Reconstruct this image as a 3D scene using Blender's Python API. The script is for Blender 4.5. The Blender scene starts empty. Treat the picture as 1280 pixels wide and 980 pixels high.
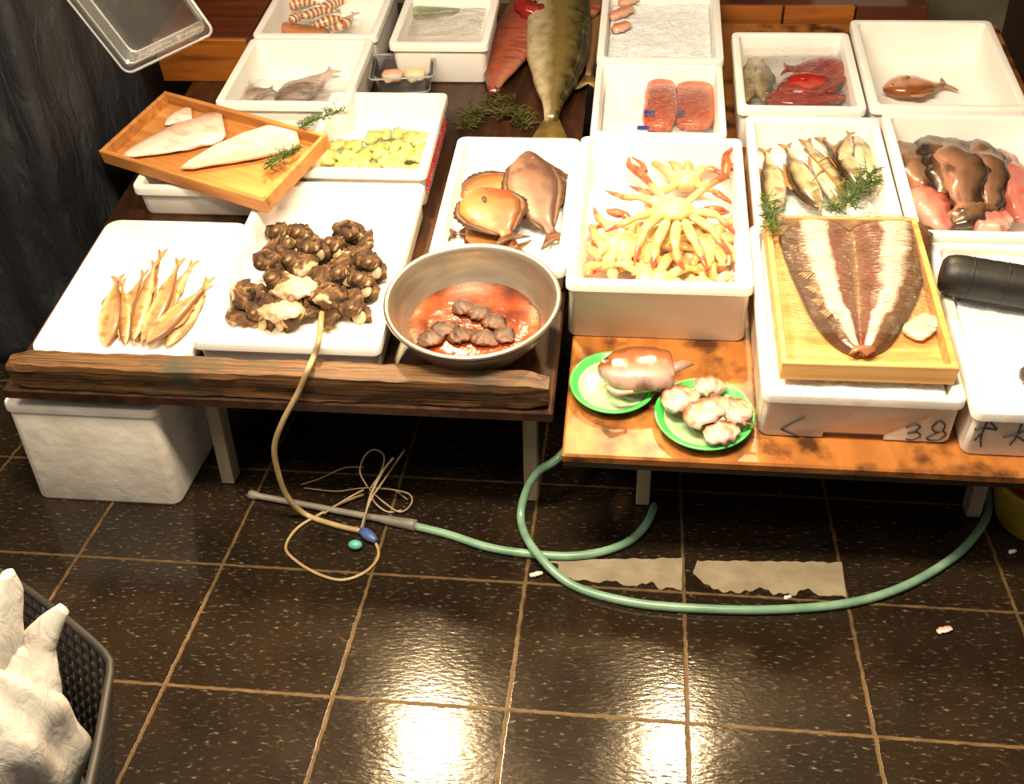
import bpy, bmesh, math, random
from mathutils import Matrix, Vector, noise
random.seed(7)
V = Vector
COL = bpy.context.scene.collection
PI = math.pi

# ------------------------------------------------------------------ camera (solved from the floor tile grid, 0.3 m tiles)
W_, H_, FPX = 1280., 980., 1328.75
RX, RY, RZ = math.radians(55.668), math.radians(-1.8178), math.radians(7.3918)
CAMR = Matrix.Rotation(RZ, 3, 'Z') @ Matrix.Rotation(RX, 3, 'X') @ Matrix.Rotation(RY, 3, 'Z')
CAMP = V((1.37574, -1.16181, 1.44865))
def ray(u, v): return CAMR @ V(((u - W_/2)/FPX, -(v - H_/2)/FPX, -1.))
def atz(u, v, z=0.):
    d = ray(u, v); return CAMP + d*((z - CAMP.z)/d.z)
def aty(u, v, y):
    d = ray(u, v); return CAMP + d*((y - CAMP.y)/d.y)

class Frame:
    def __init__(s, origin, tilt=0., rz=0.):
        s.M = Matrix.Translation(V(origin)) @ Matrix.Rotation(rz, 4, 'Z') @ Matrix.Rotation(math.radians(tilt), 4, 'X')
        s.I = s.M.inverted()
    def px(s, u, v, h=0.):
        o = s.I @ CAMP; d = s.I.to_3x3() @ ray(u, v)
        return o + d*((h - o.z)/d.z)
F0 = Frame((0, 0, 0))
F1 = Frame((0, .45, .305), 11)          # surface of the left stall table (slopes up to the back)
F2 = Frame((0, .35, .275), 11)          # surface of the right stall table

# ------------------------------------------------------------------ object helpers
def tag(o, label=None, cat=None, group=None, kind=None):
    if label: o['label'] = label
    if cat: o['category'] = cat
    if group: o['group'] = group
    if kind: o['kind'] = kind
    return o
def put(o, F, loc=(0, 0, 0), rz=0.):
    o.matrix_world = F.M @ Matrix.Translation(V(loc)) @ Matrix.Rotation(rz, 4, 'Z')
def thing(name, label, cat, F=F0, loc=(0, 0, 0), rz=0., group=None):
    o = bpy.data.objects.new(name, None); o.empty_display_size = .05
    COL.objects.link(o); put(o, F, loc, rz)
    return tag(o, label, cat, group)
def mesh(name, bm, mats, parent=None, F=None, loc=(0, 0, 0), rz=0., smooth=True, ang=None, recalc=True):
    if recalc: bmesh.ops.recalc_face_normals(bm, faces=bm.faces[:])
    me = bpy.data.meshes.new(name); bm.to_mesh(me); bm.free()
    for m in (mats if isinstance(mats, (list, tuple)) else [mats]): me.materials.append(m)
    for p in me.polygons: p.use_smooth = smooth
    if ang is not None: me.set_sharp_from_angle(angle=math.radians(ang))
    o = bpy.data.objects.new(name, me); COL.objects.link(o)
    if parent: o.parent = parent
    if F: put(o, F, loc, rz)
    return o
def dup(root, F=None, loc=None, rot=None):
    r = root.copy(); COL.objects.link(r)
    for ch in root.children:
        c = ch.copy(); COL.objects.link(c); c.parent = r
        for g in ch.children:
            d = g.copy(); COL.objects.link(d); d.parent = c
    if F: r.matrix_world = F.M @ Matrix.Translation(V(loc)) @ (rot or Matrix.Identity(4))
    return r

# ------------------------------------------------------------------ geometry helpers
def loft(bm, rings, cap0=True, cap1=True, mi=0):
    vs = [[bm.verts.new(p) for p in r] for r in rings]
    n = len(vs[0]); fs = []
    for a, b in zip(vs, vs[1:]):
        for i in range(n):
            j = (i+1) % n
            fs.append(bm.faces.new((a[i], a[j], b[j], b[i])))
    if cap0: fs.append(bm.faces.new(vs[0][::-1]))
    if cap1: fs.append(bm.faces.new(vs[-1]))
    for f in fs: f.material_index = mi
    return vs
def rrect(x0, x1, y0, y1, r, z, n=5):
    out = []
    for cx, cy, a0 in ((x1-r, y1-r, 0), (x0+r, y1-r, 90), (x0+r, y0+r, 180), (x1-r, y0+r, 270)):
        for k in range(n+1):
            a = math.radians(a0 + 90*k/n); out.append(V((cx + r*math.cos(a), cy + r*math.sin(a), z)))
    return out
def box(bm, a, b, bev=.003, T=None):
    x0, y0, z0 = a; x1, y1, z1 = b; e = min(bev, (x1-x0)*.3, (y1-y0)*.3, (z1-z0)*.3)
    rs = [rrect(x0+e, x1-e, y0+e, y1-e, e, z0, 2), rrect(x0, x1, y0, y1, e, z0+e, 2),
          rrect(x0, x1, y0, y1, e, z1-e, 2), rrect(x0+e, x1-e, y0+e, y1-e, e, z1, 2)]
    if T: rs = [[T @ p for p in r] for r in rs]
    return loft(bm, rs)
def smooth_path(pts, n=8):
    pts = [V(p) for p in pts]
    if len(pts) < 3: return [pts[0].lerp(pts[-1], i/n) for i in range(n+1)]
    P = [pts[0]*2 - pts[1]] + pts + [pts[-1]*2 - pts[-2]]; out = []
    for i in range(1, len(P)-2):
        a, b, c, d = P[i-1:i+3]
        for k in range(n):
            t = k/n
            out.append(.5*((2*b) + (c-a)*t + (2*a-5*b+4*c-d)*t*t + (3*b-a-3*c+d)*t**3))
    out.append(pts[-1]); return out
def resample(path, n):
    L = [0.]
    for a, b in zip(path, path[1:]): L.append(L[-1] + (b-a).length)
    out = []; j = 0
    for i in range(n):
        s = L[-1]*i/(n-1)
        while j < len(L)-2 and L[j+1] < s: j += 1
        d = L[j+1]-L[j]; out.append(path[j].lerp(path[j+1], 0 if d < 1e-9 else (s-L[j])/d))
    return out
def tube(bm, pts, rad, m=8, sm=6, flat=1., cap=True, attr=None):
    p = smooth_path(pts, sm) if sm else [V(q) for q in pts]
    n = len(p); rings = []
    t0 = (p[1]-p[0]).normalized(); ref = V((0, 0, 1)) if abs(t0.z) < .9 else V((1, 0, 0))
    u = (ref - t0*ref.dot(t0)).normalized()
    for i in range(n):
        t = (p[min(i+1, n-1)] - p[max(i-1, 0)]).normalized()
        u = (u - t*u.dot(t)).normalized(); w = t.cross(u)
        f = i/(n-1)
        if callable(rad): r = rad(f)
        elif isinstance(rad, (list, tuple)):
            x = f*(len(rad)-1); k = min(int(x), len(rad)-2); r = rad[k] + (rad[k+1]-rad[k])*(x-k)
        else: r = rad
        rings.append([p[i] + u*(flat*r*math.cos(2*PI*k/m)) + w*(r*math.sin(2*PI*k/m)) for k in range(m)])
    vs = loft(bm, rings, cap, cap)
    if attr:
        for i, r in enumerate(vs):
            for q in r: q[attr] = i/(n-1)
    return vs
def lathe(bm, prof, n=48, c=(0, 0, 0), sx=1., sy=1., wob=0.):
    rings = []
    for r, z in prof:
        rings.append([V((c[0] + r*sx*math.cos(2*PI*k/n)*(1+wob*math.sin(3*2*PI*k/n+.6)), c[1] + r*sy*math.sin(2*PI*k/n), c[2]+z)) for k in range(n)])
    return loft(bm, rings)
def plate(bm, pts, nrm, th):
    o = V(nrm)*(th/2)
    a = [bm.verts.new(p + o) for p in pts]; b = [bm.verts.new(p - o) for p in pts]
    bm.faces.new(a); bm.faces.new(b[::-1]); n = len(a)
    for i in range(n): bm.faces.new((a[i], b[i], b[(i+1) % n], a[(i+1) % n]))
def interp(tab, t):
    for (a, x), (b, y) in zip(tab, tab[1:]):
        if t <= b: 
            f = (t-a)/(b-a) if b > a else 0; f = f*f*(3-2*f)*.4 + f*.6
            return x + (y-x)*f
    return tab[-1][1]
def height_grid(bm, x0, x1, y0, y1, nx, ny, fz, th=.004):
    g = [[bm.verts.new((x0+(x1-x0)*i/nx, y0+(y1-y0)*j/ny, fz(i/nx, j/ny))) for i in range(nx+1)] for j in range(ny+1)]
    for j in range(ny):
        for i in range(nx): bm.faces.new((g[j][i], g[j][i+1], g[j+1][i+1], g[j+1][i]))
    return g

# ------------------------------------------------------------------ materials (all procedural)
def lin(c):
    o = []
    for x in c[:3]:
        x = x/255.; o.append(x/12.92 if x <= .04045 else ((x+.055)/1.055)**2.4)
    return (*o, 1.)
class NT:
    def __init__(s, name):
        s.m = bpy.data.materials.new(name); s.m.use_nodes = True; s.t = s.m.node_tree
        s.b = s.t.nodes['Principled BSDF']; s.out = s.t.nodes['Material Output']
    def n(s, typ, **kw):
        x = s.t.nodes.new('ShaderNode'+typ)
        for k, v in kw.items(): setattr(x, k, v)
        return x
    def l(s, a, b): s.t.links.new(a, b)
    def set(s, **kw):
        for k, v in kw.items(): s.b.inputs[k.replace('_', ' ')].default_value = v
    def ramp(s, fac, stops, interp='LINEAR'):
        r = s.n('ValToRGB'); r.color_ramp.interpolation = interp
        e = r.color_ramp.elements
        while len(e) < len(stops): e.new(.5)
        for q, (p, c) in zip(e, stops): q.position = p; q.color = c
        s.l(fac, r.inputs[0]); return r.outputs[0]
    def noise(s, scale, detail=3., vec=None, dist=0.):
        x = s.n('TexNoise'); x.inputs['Scale'].default_value = scale; x.inputs['Detail'].default_value = detail
        x.inputs['Distortion'].default_value = dist
        if vec: s.l(vec, x.inputs['Vector'])
        return x.outputs['Fac']
    def obj(s, scale=(1, 1, 1), rot=(0, 0, 0)):
        c = s.n('TexCoord'); m = s.n('Mapping'); m.inputs['Scale'].default_value = scale; m.inputs['Rotation'].default_value = rot
        s.l(c.outputs['Object'], m.inputs['Vector']); return m.outputs['Vector']
    def bump(s, h, strength=.3, dist=.002):
        b = s.n('Bump'); b.inputs['Strength'].default_value = strength; b.inputs['Distance'].default_value = dist
        s.l(h, b.inputs['Height']); s.l(b.outputs['Normal'], s.b.inputs['Normal']); return b
    def mix(s, f, a, b, typ='MIX'):
        x = s.n('Mix', data_type='RGBA', blend_type=typ)
        for sock, v in ((x.inputs[0], f), (x.inputs[6], a), (x.inputs[7], b)):
            if hasattr(v, 'default_value') or hasattr(v, 'is_linked'): s.l(v, sock)
            else: sock.default_value = v
        return x.outputs[2]
def plain(name, c1, c2=None, rough=.5, scale=12., bump=.15, bscale=60., metal=0., stretch=(1, 1, 1), lo=.35, hi=.65, coat=0., bdist=.002):
    k = NT(name); k.set(Roughness=rough, Metallic=metal)
    v = k.obj(stretch)
    k.l(k.ramp(k.noise(scale, 4, v), [(lo, lin(c1)), (hi, lin(c2 or c1))]), k.b.inputs['Base Color'])
    if bump: k.bump(k.noise(bscale, 3, v), bump, bdist)
    if coat: k.set(Coat_Weight=coat, Coat_Roughness=.08)
    return k.m
def wood(name, cs, stretch=(2, 30, 30), rough=.55, bump=.25, scale=1., stain=None):
    k = NT(name); k.set(Roughness=rough)
    v = k.obj(stretch)
    f = k.noise(scale, 6, v, .6)
    c = k.ramp(f, [(.28 + .44*i/(len(cs)-1), lin(q)) for i, q in enumerate(cs)])
    if stain:
        s = k.noise(stain[1], 5, k.obj()); fs = k.ramp(s, [(stain[2], (0, 0, 0, 1)), (stain[2]+.16, (1, 1, 1, 1))])
        c = k.mix(fs, c, lin(stain[0]))
    k.l(c, k.b.inputs['Base Color']); k.bump(f, bump, .002)
    return k.m
def fishmat(name, dorsal, side, belly, spot=None, sscale=60., rough=.28, amt=.6, stripes=None, stretch=(1, 1, 1), bump=.25, coat=.4):
    k = NT(name); k.set(Roughness=rough, Coat_Weight=coat, Coat_Roughness=.12)
    a = k.n('Attribute', attribute_name='band')
    nz = k.noise(28, 4, k.obj())
    ad = k.n('Math', operation='MULTIPLY_ADD'); ad.inputs[1].default_value = .35; ad.inputs[2].default_value = -.17
    k.l(nz, ad.inputs[0]); ad2 = k.n('Math', operation='ADD'); k.l(a.outputs['Fac'], ad2.inputs[0]); k.l(ad.outputs[0], ad2.inputs[1])
    c = k.ramp(ad2.outputs[0], [(.12, lin(belly)), (.45, lin(side)), (.6, lin(side)), (.86, lin(dorsal))])
    if spot:
        f = k.ramp(k.noise(sscale, 3, k.obj(stretch)), [(.5, (0, 0, 0, 1)), (.66, (amt, amt, amt, 1))])
        c = k.mix(f, c, lin(spot))
    if stripes:
        b = k.n('Attribute', attribute_name='along')
        w = k.n('Math', operation='MULTIPLY'); w.inputs[1].default_value = stripes[0]; k.l(b.outputs['Fac'], w.inputs[0])
        fr = k.n('Math', operation='FRACT'); k.l(w.outputs[0], fr.inputs[0])
        f = k.ramp(fr.outputs[0], [(.42, (0, 0, 0, 1)), (.55, (1, 1, 1, 1)), (.9, (1, 1, 1, 1)), (1., (0, 0, 0, 1))])
        c = k.mix(f, c, lin(stripes[1]))
    k.l(c, k.b.inputs['Base Color']); k.bump(k.noise(170, 2, k.obj()), bump, .001)
    return k.m
def film_mat(name, haze=.12, bump=.9):
    k = NT(name)
    tr = k.n('BsdfTransparent'); tr.inputs[0].default_value = (.97, .97, .97, 1)
    gl = k.n('BsdfGlossy'); gl.inputs['Roughness'].default_value = .12
    df = k.n('BsdfDiffuse'); df.inputs[0].default_value = (.85, .85, .85, 1)
    fr = k.n('Fresnel'); fr.inputs[0].default_value = 1.45
    bp = k.n('Bump'); bp.inputs['Strength'].default_value = bump; bp.inputs['Distance'].default_value = .008
    k.l(k.noise(60, 3, k.obj((1, 3, 1), (0, 0, .5))), bp.inputs['Height'])
    for q in (gl, fr): k.l(bp.outputs[0], q.inputs['Normal'])
    m1 = k.n('MixShader'); m1.inputs[0].default_value = haze; k.l(tr.outputs[0], m1.inputs[1]); k.l(df.outputs[0], m1.inputs[2])
    m2 = k.n('MixShader'); k.l(fr.outputs[0], m2.inputs[0]); k.l(m1.outputs[0], m2.inputs[1]); k.l(gl.outputs[0], m2.inputs[2])
    k.l(m2.outputs[0], k.out.inputs[0]); return k.m
def clear_mat(name):
    k = NT(name); k.set(Base_Color=(.9, .92, .9, 1), Roughness=.06, IOR=1.45, Transmission_Weight=1.)
    k.bump(k.noise(30, 2, k.obj()), .15, .003); return k.m

def foam_mat():
    k = NT('white_foam'); k.set(Roughness=.6, Specular_IOR_Level=.35)
    v = k.n('TexVoronoi'); v.inputs['Scale'].default_value = 260; k.l(k.obj(), v.inputs['Vector'])
    k.l(k.ramp(k.noise(9, 4, k.obj()), [(.3, lin((236, 230, 220))), (.7, lin((243, 240, 234)))]), k.b.inputs['Base Color'])
    k.bump(v.outputs['Distance'], .12, .001); return k.m
def dirty_foam_mat():
    k = NT('worn_foam'); k.set(Roughness=.6)
    c = k.ramp(k.noise(14, 6, k.obj()), [(.34, lin((214, 206, 194))), (.6, lin((230, 224, 214)))])
    k.l(c, k.b.inputs['Base Color']); k.bump(k.noise(35, 4, k.obj()), .35, .004); return k.m
M_foam = foam_mat(); M_foam_old = dirty_foam_mat()
M_tray = wood('pale_tray_wood', [(176, 126, 66), (204, 154, 88), (218, 172, 106)], (3, 46, 46))
M_tray2 = wood('orange_tray_wood', [(150, 92, 42), (182, 120, 58), (200, 142, 78)], (3, 40, 40))
M_log = wood('weathered_beam', [(22, 13, 6), (64, 40, 18), (104, 70, 34), (44, 27, 12), (88, 58, 28)], (2.6, 110, 110), .6, 1., 1., ((46, 50, 34), 9, .56))
M_dark = wood('wet_dark_planks', [(34, 20, 12), (58, 34, 20), (80, 46, 26)], (30, 2, 30), .28, .3)
M_board = wood('stained_board', [(118, 68, 26), (162, 102, 46), (134, 80, 34)], (14, 3, 14), .38, .3, 1., ((64, 34, 12), 15, .5))
M_edge = wood('board_edge', [(36, 18, 8), (58, 30, 12)], (3, 30, 30), .4)
M_leg = wood('grey_leg_wood', [(126, 112, 90), (160, 146, 120)], (30, 30, 3), .6)
M_plank = wood('orange_bench_wood', [(96, 48, 12), (150, 84, 24), (176, 104, 36)], (2.5, 22, 22), .45)
M_redwood = wood('red_brown_wood', [(66, 26, 10), (104, 50, 20)], (2.5, 20, 20), .45)
M_ice = plain('crushed_ice', (226, 228, 228), (244, 246, 246), .25, 60, .8, 130, bdist=.006)
M_film = film_mat('clear_film', haze=.02); M_film2 = film_mat('thin_film', haze=.02)
M_clear = film_mat('clear_plastic', .04, .12)
M_gloss = film_mat('glossy_rim', .35, .2)
M_black = plain('black_rubber', (14, 12, 11), (24, 21, 19), .5, 20, .2, 120)
M_eye = plain('fish_eye', (8, 8, 8), (14, 12, 12), .08, bump=0)
M_eyering = plain('eye_ring', (190, 176, 130), (210, 200, 160), .2, bump=0)
M_green = plain('herb_green', (40, 66, 18), (78, 104, 34), .5, 40)
M_olive = plain('olive_seaweed', (52, 48, 18), (86, 84, 30), .3, 40)
M_ink = plain('marker_ink', (38, 36, 36), (58, 54, 52), .6, bump=0)
M_redink = plain('red_print', (196, 60, 60), (224, 116, 110), .6, 40, 0)

# ------------------------------------------------------------------ room shell
def floor_mat():
    k = NT('dark_stone_tiles')
    g = k.n('NewGeometry'); sp = k.n('SeparateXYZ'); k.l(g.outputs['Position'], sp.inputs[0])
    wob = k.noise(40, 3, g.outputs['Position'])
    ds = []
    for ax in (0, 1):
        a = k.n('Math', operation='MULTIPLY_ADD'); a.inputs[1].default_value = .006; k.l(wob, a.inputs[0]); k.l(sp.outputs[ax], a.inputs[2])
        s = k.n('Math', operation='SUBTRACT'); s.inputs[1].default_value = .003; k.l(a.outputs[0], s.inputs[0])
        d = k.n('Math', operation='DIVIDE'); d.inputs[1].default_value = .3; k.l(s.outputs[0], d.inputs[0])
        f = k.n('Math', operation='FRACT'); k.l(d.outputs[0], f.inputs[0])
        h = k.n('Math', operation='SUBTRACT'); h.inputs[1].default_value = .5; k.l(f.outputs[0], h.inputs[0])
        b = k.n('Math', operation='ABSOLUTE'); k.l(h.outputs[0], b.inputs[0]); ds.append(b.outputs[0])
    mx = k.n('Math', operation='MAXIMUM'); k.l(ds[0], mx.inputs[0]); k.l(ds[1], mx.inputs[1])
    grout = k.ramp(mx.outputs[0], [(.4875, (0, 0, 0, 1)), (.4925, (1, 1, 1, 1))])
    base = k.ramp(k.noise(7, 6, g.outputs['Position']), [(.3, lin((24, 18, 12))), (.7, lin((38, 29, 20)))])
    mp = k.n('Mapping'); mp.inputs['Scale'].default_value = (62, 165, 62); mp.inputs['Rotation'].default_value = (0, 0, math.radians(-28))
    k.l(g.outputs['Position'], mp.inputs['Vector'])
    sn = k.noise(1., 2, mp.outputs[0])
    specks = k.ramp(sn, [(.58, (0, 0, 0, 1)), (.67, (.22, .22, .22, 1)), (.74, (1, 1, 1, 1))])
    dark = k.ramp(sn, [(.26, (1, 1, 1, 1)), (.36, (0, 0, 0, 1))])
    c = k.mix(specks, base, lin((100, 90, 74))); c = k.mix(dark, c, lin((22, 17, 11)))
    c = k.mix(grout, c, k.ramp(k.noise(30, 4, g.outputs['Position']), [(.3, lin((58, 42, 20))), (.7, lin((96, 72, 36)))]))
    k.l(c, k.b.inputs['Base Color'])
    k.l(k.mix(grout, k.ramp(k.noise(5, 4, g.outputs['Position']), [(.3, (.09,)*3+(1,)), (.7, (.17,)*3+(1,))]), (.75, .75, .75, 1)), k.b.inputs['Roughness'])
    hh = k.n('Math', operation='MULTIPLY_ADD'); hh.inputs[1].default_value = -1.2; k.l(grout, hh.inputs[0]); k.l(sn, hh.inputs[2])
    k.bump(hh.outputs[0], .36, .0009); k.set(Specular_IOR_Level=.4)
    return k.m
def struct(name, bm, m, **kw):
    return tag(mesh(name, bm, m, F=F0, **kw), kind='structure')
bm = bmesh.new(); box(bm, (-2.2, -2.4, -.06), (4.2, 3.4, 0)); struct('floor', bm, floor_mat(), smooth=False)
M_wall = plain('grey_plaster', (92, 84, 66), (116, 106, 84), .8, 6, .3, 30)
M_wall2 = plain('dark_brown_wall', (42, 26, 14), (58, 38, 22), .7, 3, .2, 30, stretch=(1, 8, 1))
bm = bmesh.new(); box(bm, (-2.2, 2.75, 0), (4.2, 2.85, 2.7)); struct('wall_back', bm, M_wall, smooth=False)
bm = bmesh.new(); box(bm, (2.62, 1.0, 0), (2.70, 2.75, 2.7)); struct('wall_right', bm, M_wall2, smooth=False)
bm = bmesh.new(); box(bm, (-.14, 1.62, 0), (-.05, 2.75, 2.7)); struct('dark_gap_panel', bm, M_wall2, smooth=False)  # added dark panel; its colour stands in for shade in the gap beside the crate

# white paint worn into the floor in front of the right table
M_paint = plain('worn_floor_paint', (118, 106, 86), (136, 124, 102), .6, 20, .5, 90)
fl = bpy.data.objects['floor']
def paint(corners, seed):
    a, b, c, d = [F0.px(u, v) for u, v in corners]      # back-left, back-right, front-right, front-left
    bm = bmesh.new(); n = 70; top = []; bot = []
    for i in range(n+1):
        t = i/n; p = a.lerp(b, t); q = d.lerp(c, t)
        k = .03 + .55*max(0, noise.noise(V((t*5, seed, 0))))**1.0*1.4 + .12*noise.noise(V((t*23, seed+3, 0)))
        e = .05*noise.noise(V((t*17, seed+9, 0)))
        if t < .16: k += (.16-t)*3.2
        top.append(p.lerp(q, max(0, .03+e))); bot.append(q.lerp(p, min(.8, max(0, k))))
    tv = [bm.verts.new((p.x, p.y, .0012)) for p in top]; bv = [bm.verts.new((p.x, p.y, .0012)) for p in bot]
    for i in range(n): bm.faces.new((bv[i], bv[i+1], tv[i+1], tv[i]))
    r = bmesh.ops.extrude_face_region(bm, geom=bm.faces[:])
    for g in r['geom']:
        if isinstance(g, bmesh.types.BMVert): g.co.z -= .001
    return mesh('paint_patch', bm, M_paint, parent=fl, smooth=False)
paint([(690, 700), (853, 697), (852, 740), (665, 720)], 1.3)
paint([(872, 700), (1052, 702), (1058, 748), (858, 739)], 4.1)

# ------------------------------------------------------------------ the two stall tables
def slab(bm, F, x0, x1, s0, s1, th, O, bev=.004):
    T = Matrix.Translation(-V(O)) @ F.M
    box(bm, (x0, s0, -th), (x1, s1, 0), bev, T)
def leg_bm(x, y, w, d, ztop, O):
    bm = bmesh.new(); box(bm, (x-w/2-O[0], y-O[1], 0), (x+w/2-O[0], y+d-O[1], ztop), .003); return bm
def zs(F, y): return F.M.translation.z + (y - F.M.translation.y)*math.tan(math.radians(11))
O = (.70, .5, 0)
t = thing('stall_table', 'dark wet wooden stall table with a rough beam along its front, at the left', 'table', F0, O)
bm = bmesh.new(); slab(bm, F1, .158, 1.243, -.012, 1.66, .028, O); mesh('tabletop', bm, M_dark, t, smooth=False)
# rough beam on the front edge
bm = bmesh.new(); rings = []; n = 60; T = Matrix.Translation(-V(O)) @ F1.M
for i in range(n+1):
    x = .185 + (1.236-.185)*i/n
    e = 1 - .25*max(0, 1 - min(i, n-i)/2.)
    ring = []
    for k, (y, z) in enumerate([(-.006, .001), (-.010, .006), (-.008, .022), (-.010, .036), (-.0105, .054), (-.008, .063), (.000, .066), (.028, .067), (.036, .063), (.036, .002)]):
        w = .004*noise.noise(V((x*7, k*1.7, 2))) + .0025*noise.noise(V((x*31, k*3.1, 5)))
        ring.append(T @ V((x, (y-.012)*e + .012 + w, (z-.033)*e + .033 + w*.8)))
    rings.append(ring)
loft(bm, rings); mesh('front_beam', bm, M_log, t, ang=28)
bm = bmesh.new(); box(bm, (.55-O[0], .575-O[1], .262), (1.19-O[0], .59-O[1], .30), .002); mesh('crossbar', bm, M_dark, t, smooth=False)
for x, y in ((.528, .545), (1.188, .54), (.4, 1.95), (1.15, 1.95)):
    o = mesh('leg', leg_bm(x, y, .029, .04, zs(F1, y) - .024, O), M_leg, t, smooth=False)
O = (1.9, .5, 0)
t = thing('stall_table', 'orange-brown stained board table on grey legs, right half of the display', 'table', F0, O)
bm = bmesh.new(); slab(bm, F2, 1.266, 2.36, 0, 1.66, .022, O); mesh('tabletop', bm, M_board, t, smooth=False)
bm = bmesh.new(); T = Matrix.Translation(-V(O)) @ F2.M; box(bm, (1.268, .004, -.038), (2.36, .03, -.0225), .002, T); mesh('front_batten', bm, M_edge, t, smooth=False)
for x, y in ((1.42, .545), (2.085, .56), (1.42, 1.92), (2.25, 1.92)):
    mesh('leg', leg_bm(x, y, .028, .04, zs(F2, y) - .021, O), M_leg, t, smooth=False)

# ------------------------------------------------------------------ foam boxes
def cutout(o, a, b):
    bm = bmesh.new(); box(bm, a, b, .002); c = mesh('cutter', bm, M_foam); c.matrix_world = o.matrix_world.copy()
    md = o.modifiers.new('cut', 'BOOLEAN'); md.object = c; md.solver = 'EXACT'; md.operation = 'DIFFERENCE'
    bpy.context.view_layer.update()
    dg = bpy.context.evaluated_depsgraph_get(); me = bpy.data.meshes.new_from_object(o.evaluated_get(dg))
    o.modifiers.clear(); o.data = me; bpy.data.objects.remove(c)
def foam_box(F, x0, x1, s0, s1, H, label, wall=.02, tp=.01, r=.016, mat=None, fl=.02, lip=.006, rz=0., notch=False):
    w, l = x1-x0, s1-s0; bm = bmesh.new(); X, Y = w/2, l/2
    R = lambda i, rr, z: rrect(-X+i, X-i, -Y+i, Y-i, max(rr, .004), z)
    rings = [R(tp+.006, r, 0), R(tp+.002, r, .0015), R(tp, r, .006), R(tp*.45+lip*.6, r, H-.024), R(lip*.6, r, H-.022), R(0, r, H-.019),
             R(0, r, H-.005), R(.0012, r, H-.0012), R(.005, r, H), R(wall-.004, r*.8, H), R(wall-.001, r*.7, H-.0015), R(wall, r*.7, H-.005), R(wall+tp*.6, r*.6, fl+.01), R(wall+tp*.6+.004, r*.6, fl+.003), R(wall+tp*.6+.01, r*.6, fl)]
    loft(bm, rings)
    o = mesh('foam_box', bm, mat or M_foam, F=F, loc=((x0+x1)/2, (s0+s1)/2, 0), rz=rz, ang=50)
    tag(o, label, 'box'); return o
b_smelt = foam_box(F1, .210, .538, .040, .475, .055, 'shallow white foam box of slim brown fish at the front left corner', r=.03)
b_shell = foam_box(F1, .541, .912, .058, .602, .080, 'white foam box full of dark shellfish left of the metal bowl')
b_floun = foam_box(F1, .955, .955+.292, .318, .815, .07, 'white foam box of brown flatfish behind the metal bowl', r=.02)
b_squid = foam_box(F1, .618, .912, .612, .962, .10, 'white foam box of pale green seafood with red print on its side', r=.014)
b_small = foam_box(F1, .236, .56, .56, .86, .080, 'low white foam box under the tilted wooden fillet tray', r=.02)
b_long = foam_box(F1, .345, .680, .872, 1.208, .115, 'cream foam box holding two film wrapped fish behind the fillet tray')
b_longb = foam_box(F1, .345, .685, 1.212, 1.55, .118, 'cream foam box of striped prawns at the back left')
b_top = foam_box(F1, .722, .985, 1.175, 1.46, .115, 'cream foam box with a wrapped pale green pack at top centre')
b_crab = foam_box(F2, 1.252, 1.608, .312, .833, .14, 'tall white foam box of crabs standing behind the green plates', tp=.004)
b_front = foam_box(F2, 1.613, 1.955, .064, .555, .11, 'white foam box with handwriting and a broken lower edge under the wooden tray', tp=.004, mat=M_foam_old)
b_mack = foam_box(F2, 1.625, 1.925, .560, .976, .112, 'white foam box of silver fish and green sprigs behind the wooden fish tray')
b_salm = foam_box(F2, 1.270, 1.580, .870, 1.203, .12, 'white foam box of orange salmon directly behind the crab box', wall=.016)
b_salmb = foam_box(F2, 1.268, 1.585, 1.212, 1.62, .122, 'cream foam box of ice with a reddish corner at the top, behind the salmon')
b_red = foam_box(F2, 1.610, 1.905, 1.000, 1.380, .115, 'cream foam box of bright red fish under film')
b_tr = foam_box(F2, 1.912, 2.262, .995, 1.43, .125, 'cream foam box at the top right holding one orange fish')
b_rt = foam_box(F2, 1.932, 2.275, .520, .985, .12, 'white foam box of brown and pink fish pieces on the right')
b_rf = foam_box(F2, 1.961, 2.31, .040, .512, .11, 'white foam box of ice under the thick black rod at the right edge', tp=.004, mat=M_foam_old)
b_under = foam_box(F0, .128, .456, .459, .80, .252, 'large empty white foam box on the floor under the left end of the beam', tp=.006, wall=.024, r=.02, lip=.002, mat=M_foam_old)
cutout(b_front, (-.055, -.30, -.01), (.052, -.2405+.012, .018))
cutout(b_crab, (-.09, -.30, -.01), (.0, -.254, .006))

# handwriting on the two front boxes, red print on the pale green seafood's box
def strokes(parent, face_y, polys, r=.0028, name='handwriting', mat=None):
    for pl in polys:
        bm = bmesh.new()
        for p in pl: tube(bm, [V((x, face_y, z)) for x, z in p], r, 6, 5, flat=.55)
        mesh(name, bm, mat or M_ink, parent)
def fz(F, o, u, v, y):      # pixel -> (x,z) on the box's front face plane (local y)
    I = o.matrix_world.inverted(); c = I @ CAMP; d = I.to_3x3() @ ray(u, v); p = c + d*((y - c.y)/d.y); return (p.x, p.z)
yf = -.2455+.0045
q = lambda L: [fz(F2, b_front, u, v, yf) for u, v in L]
strokes(b_front, yf, [[q([(1006, 521), (990, 528), (976, 536)]), q([(976, 536), (988, 541), (996, 544), (998, 549), (992, 549)])],
                      [q([(1132, 534), (1143, 530), (1150, 533), (1144, 538), (1134, 541)]), q([(1134, 541), (1146, 540), (1150, 545), (1140, 549), (1132, 548)])],
                      [q([(1166, 532), (1174, 526), (1181, 531), (1178, 538), (1168, 539), (1165, 534), (1170, 529)]), q([(1178, 538), (1182, 543), (1174, 549), (1163, 550), (1158, 547), (1168, 542), (1178, 538)])]])
yf = -.236+.0045
q = lambda L: [fz(F2, b_rf, u, v, yf) for u, v in L]
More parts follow.
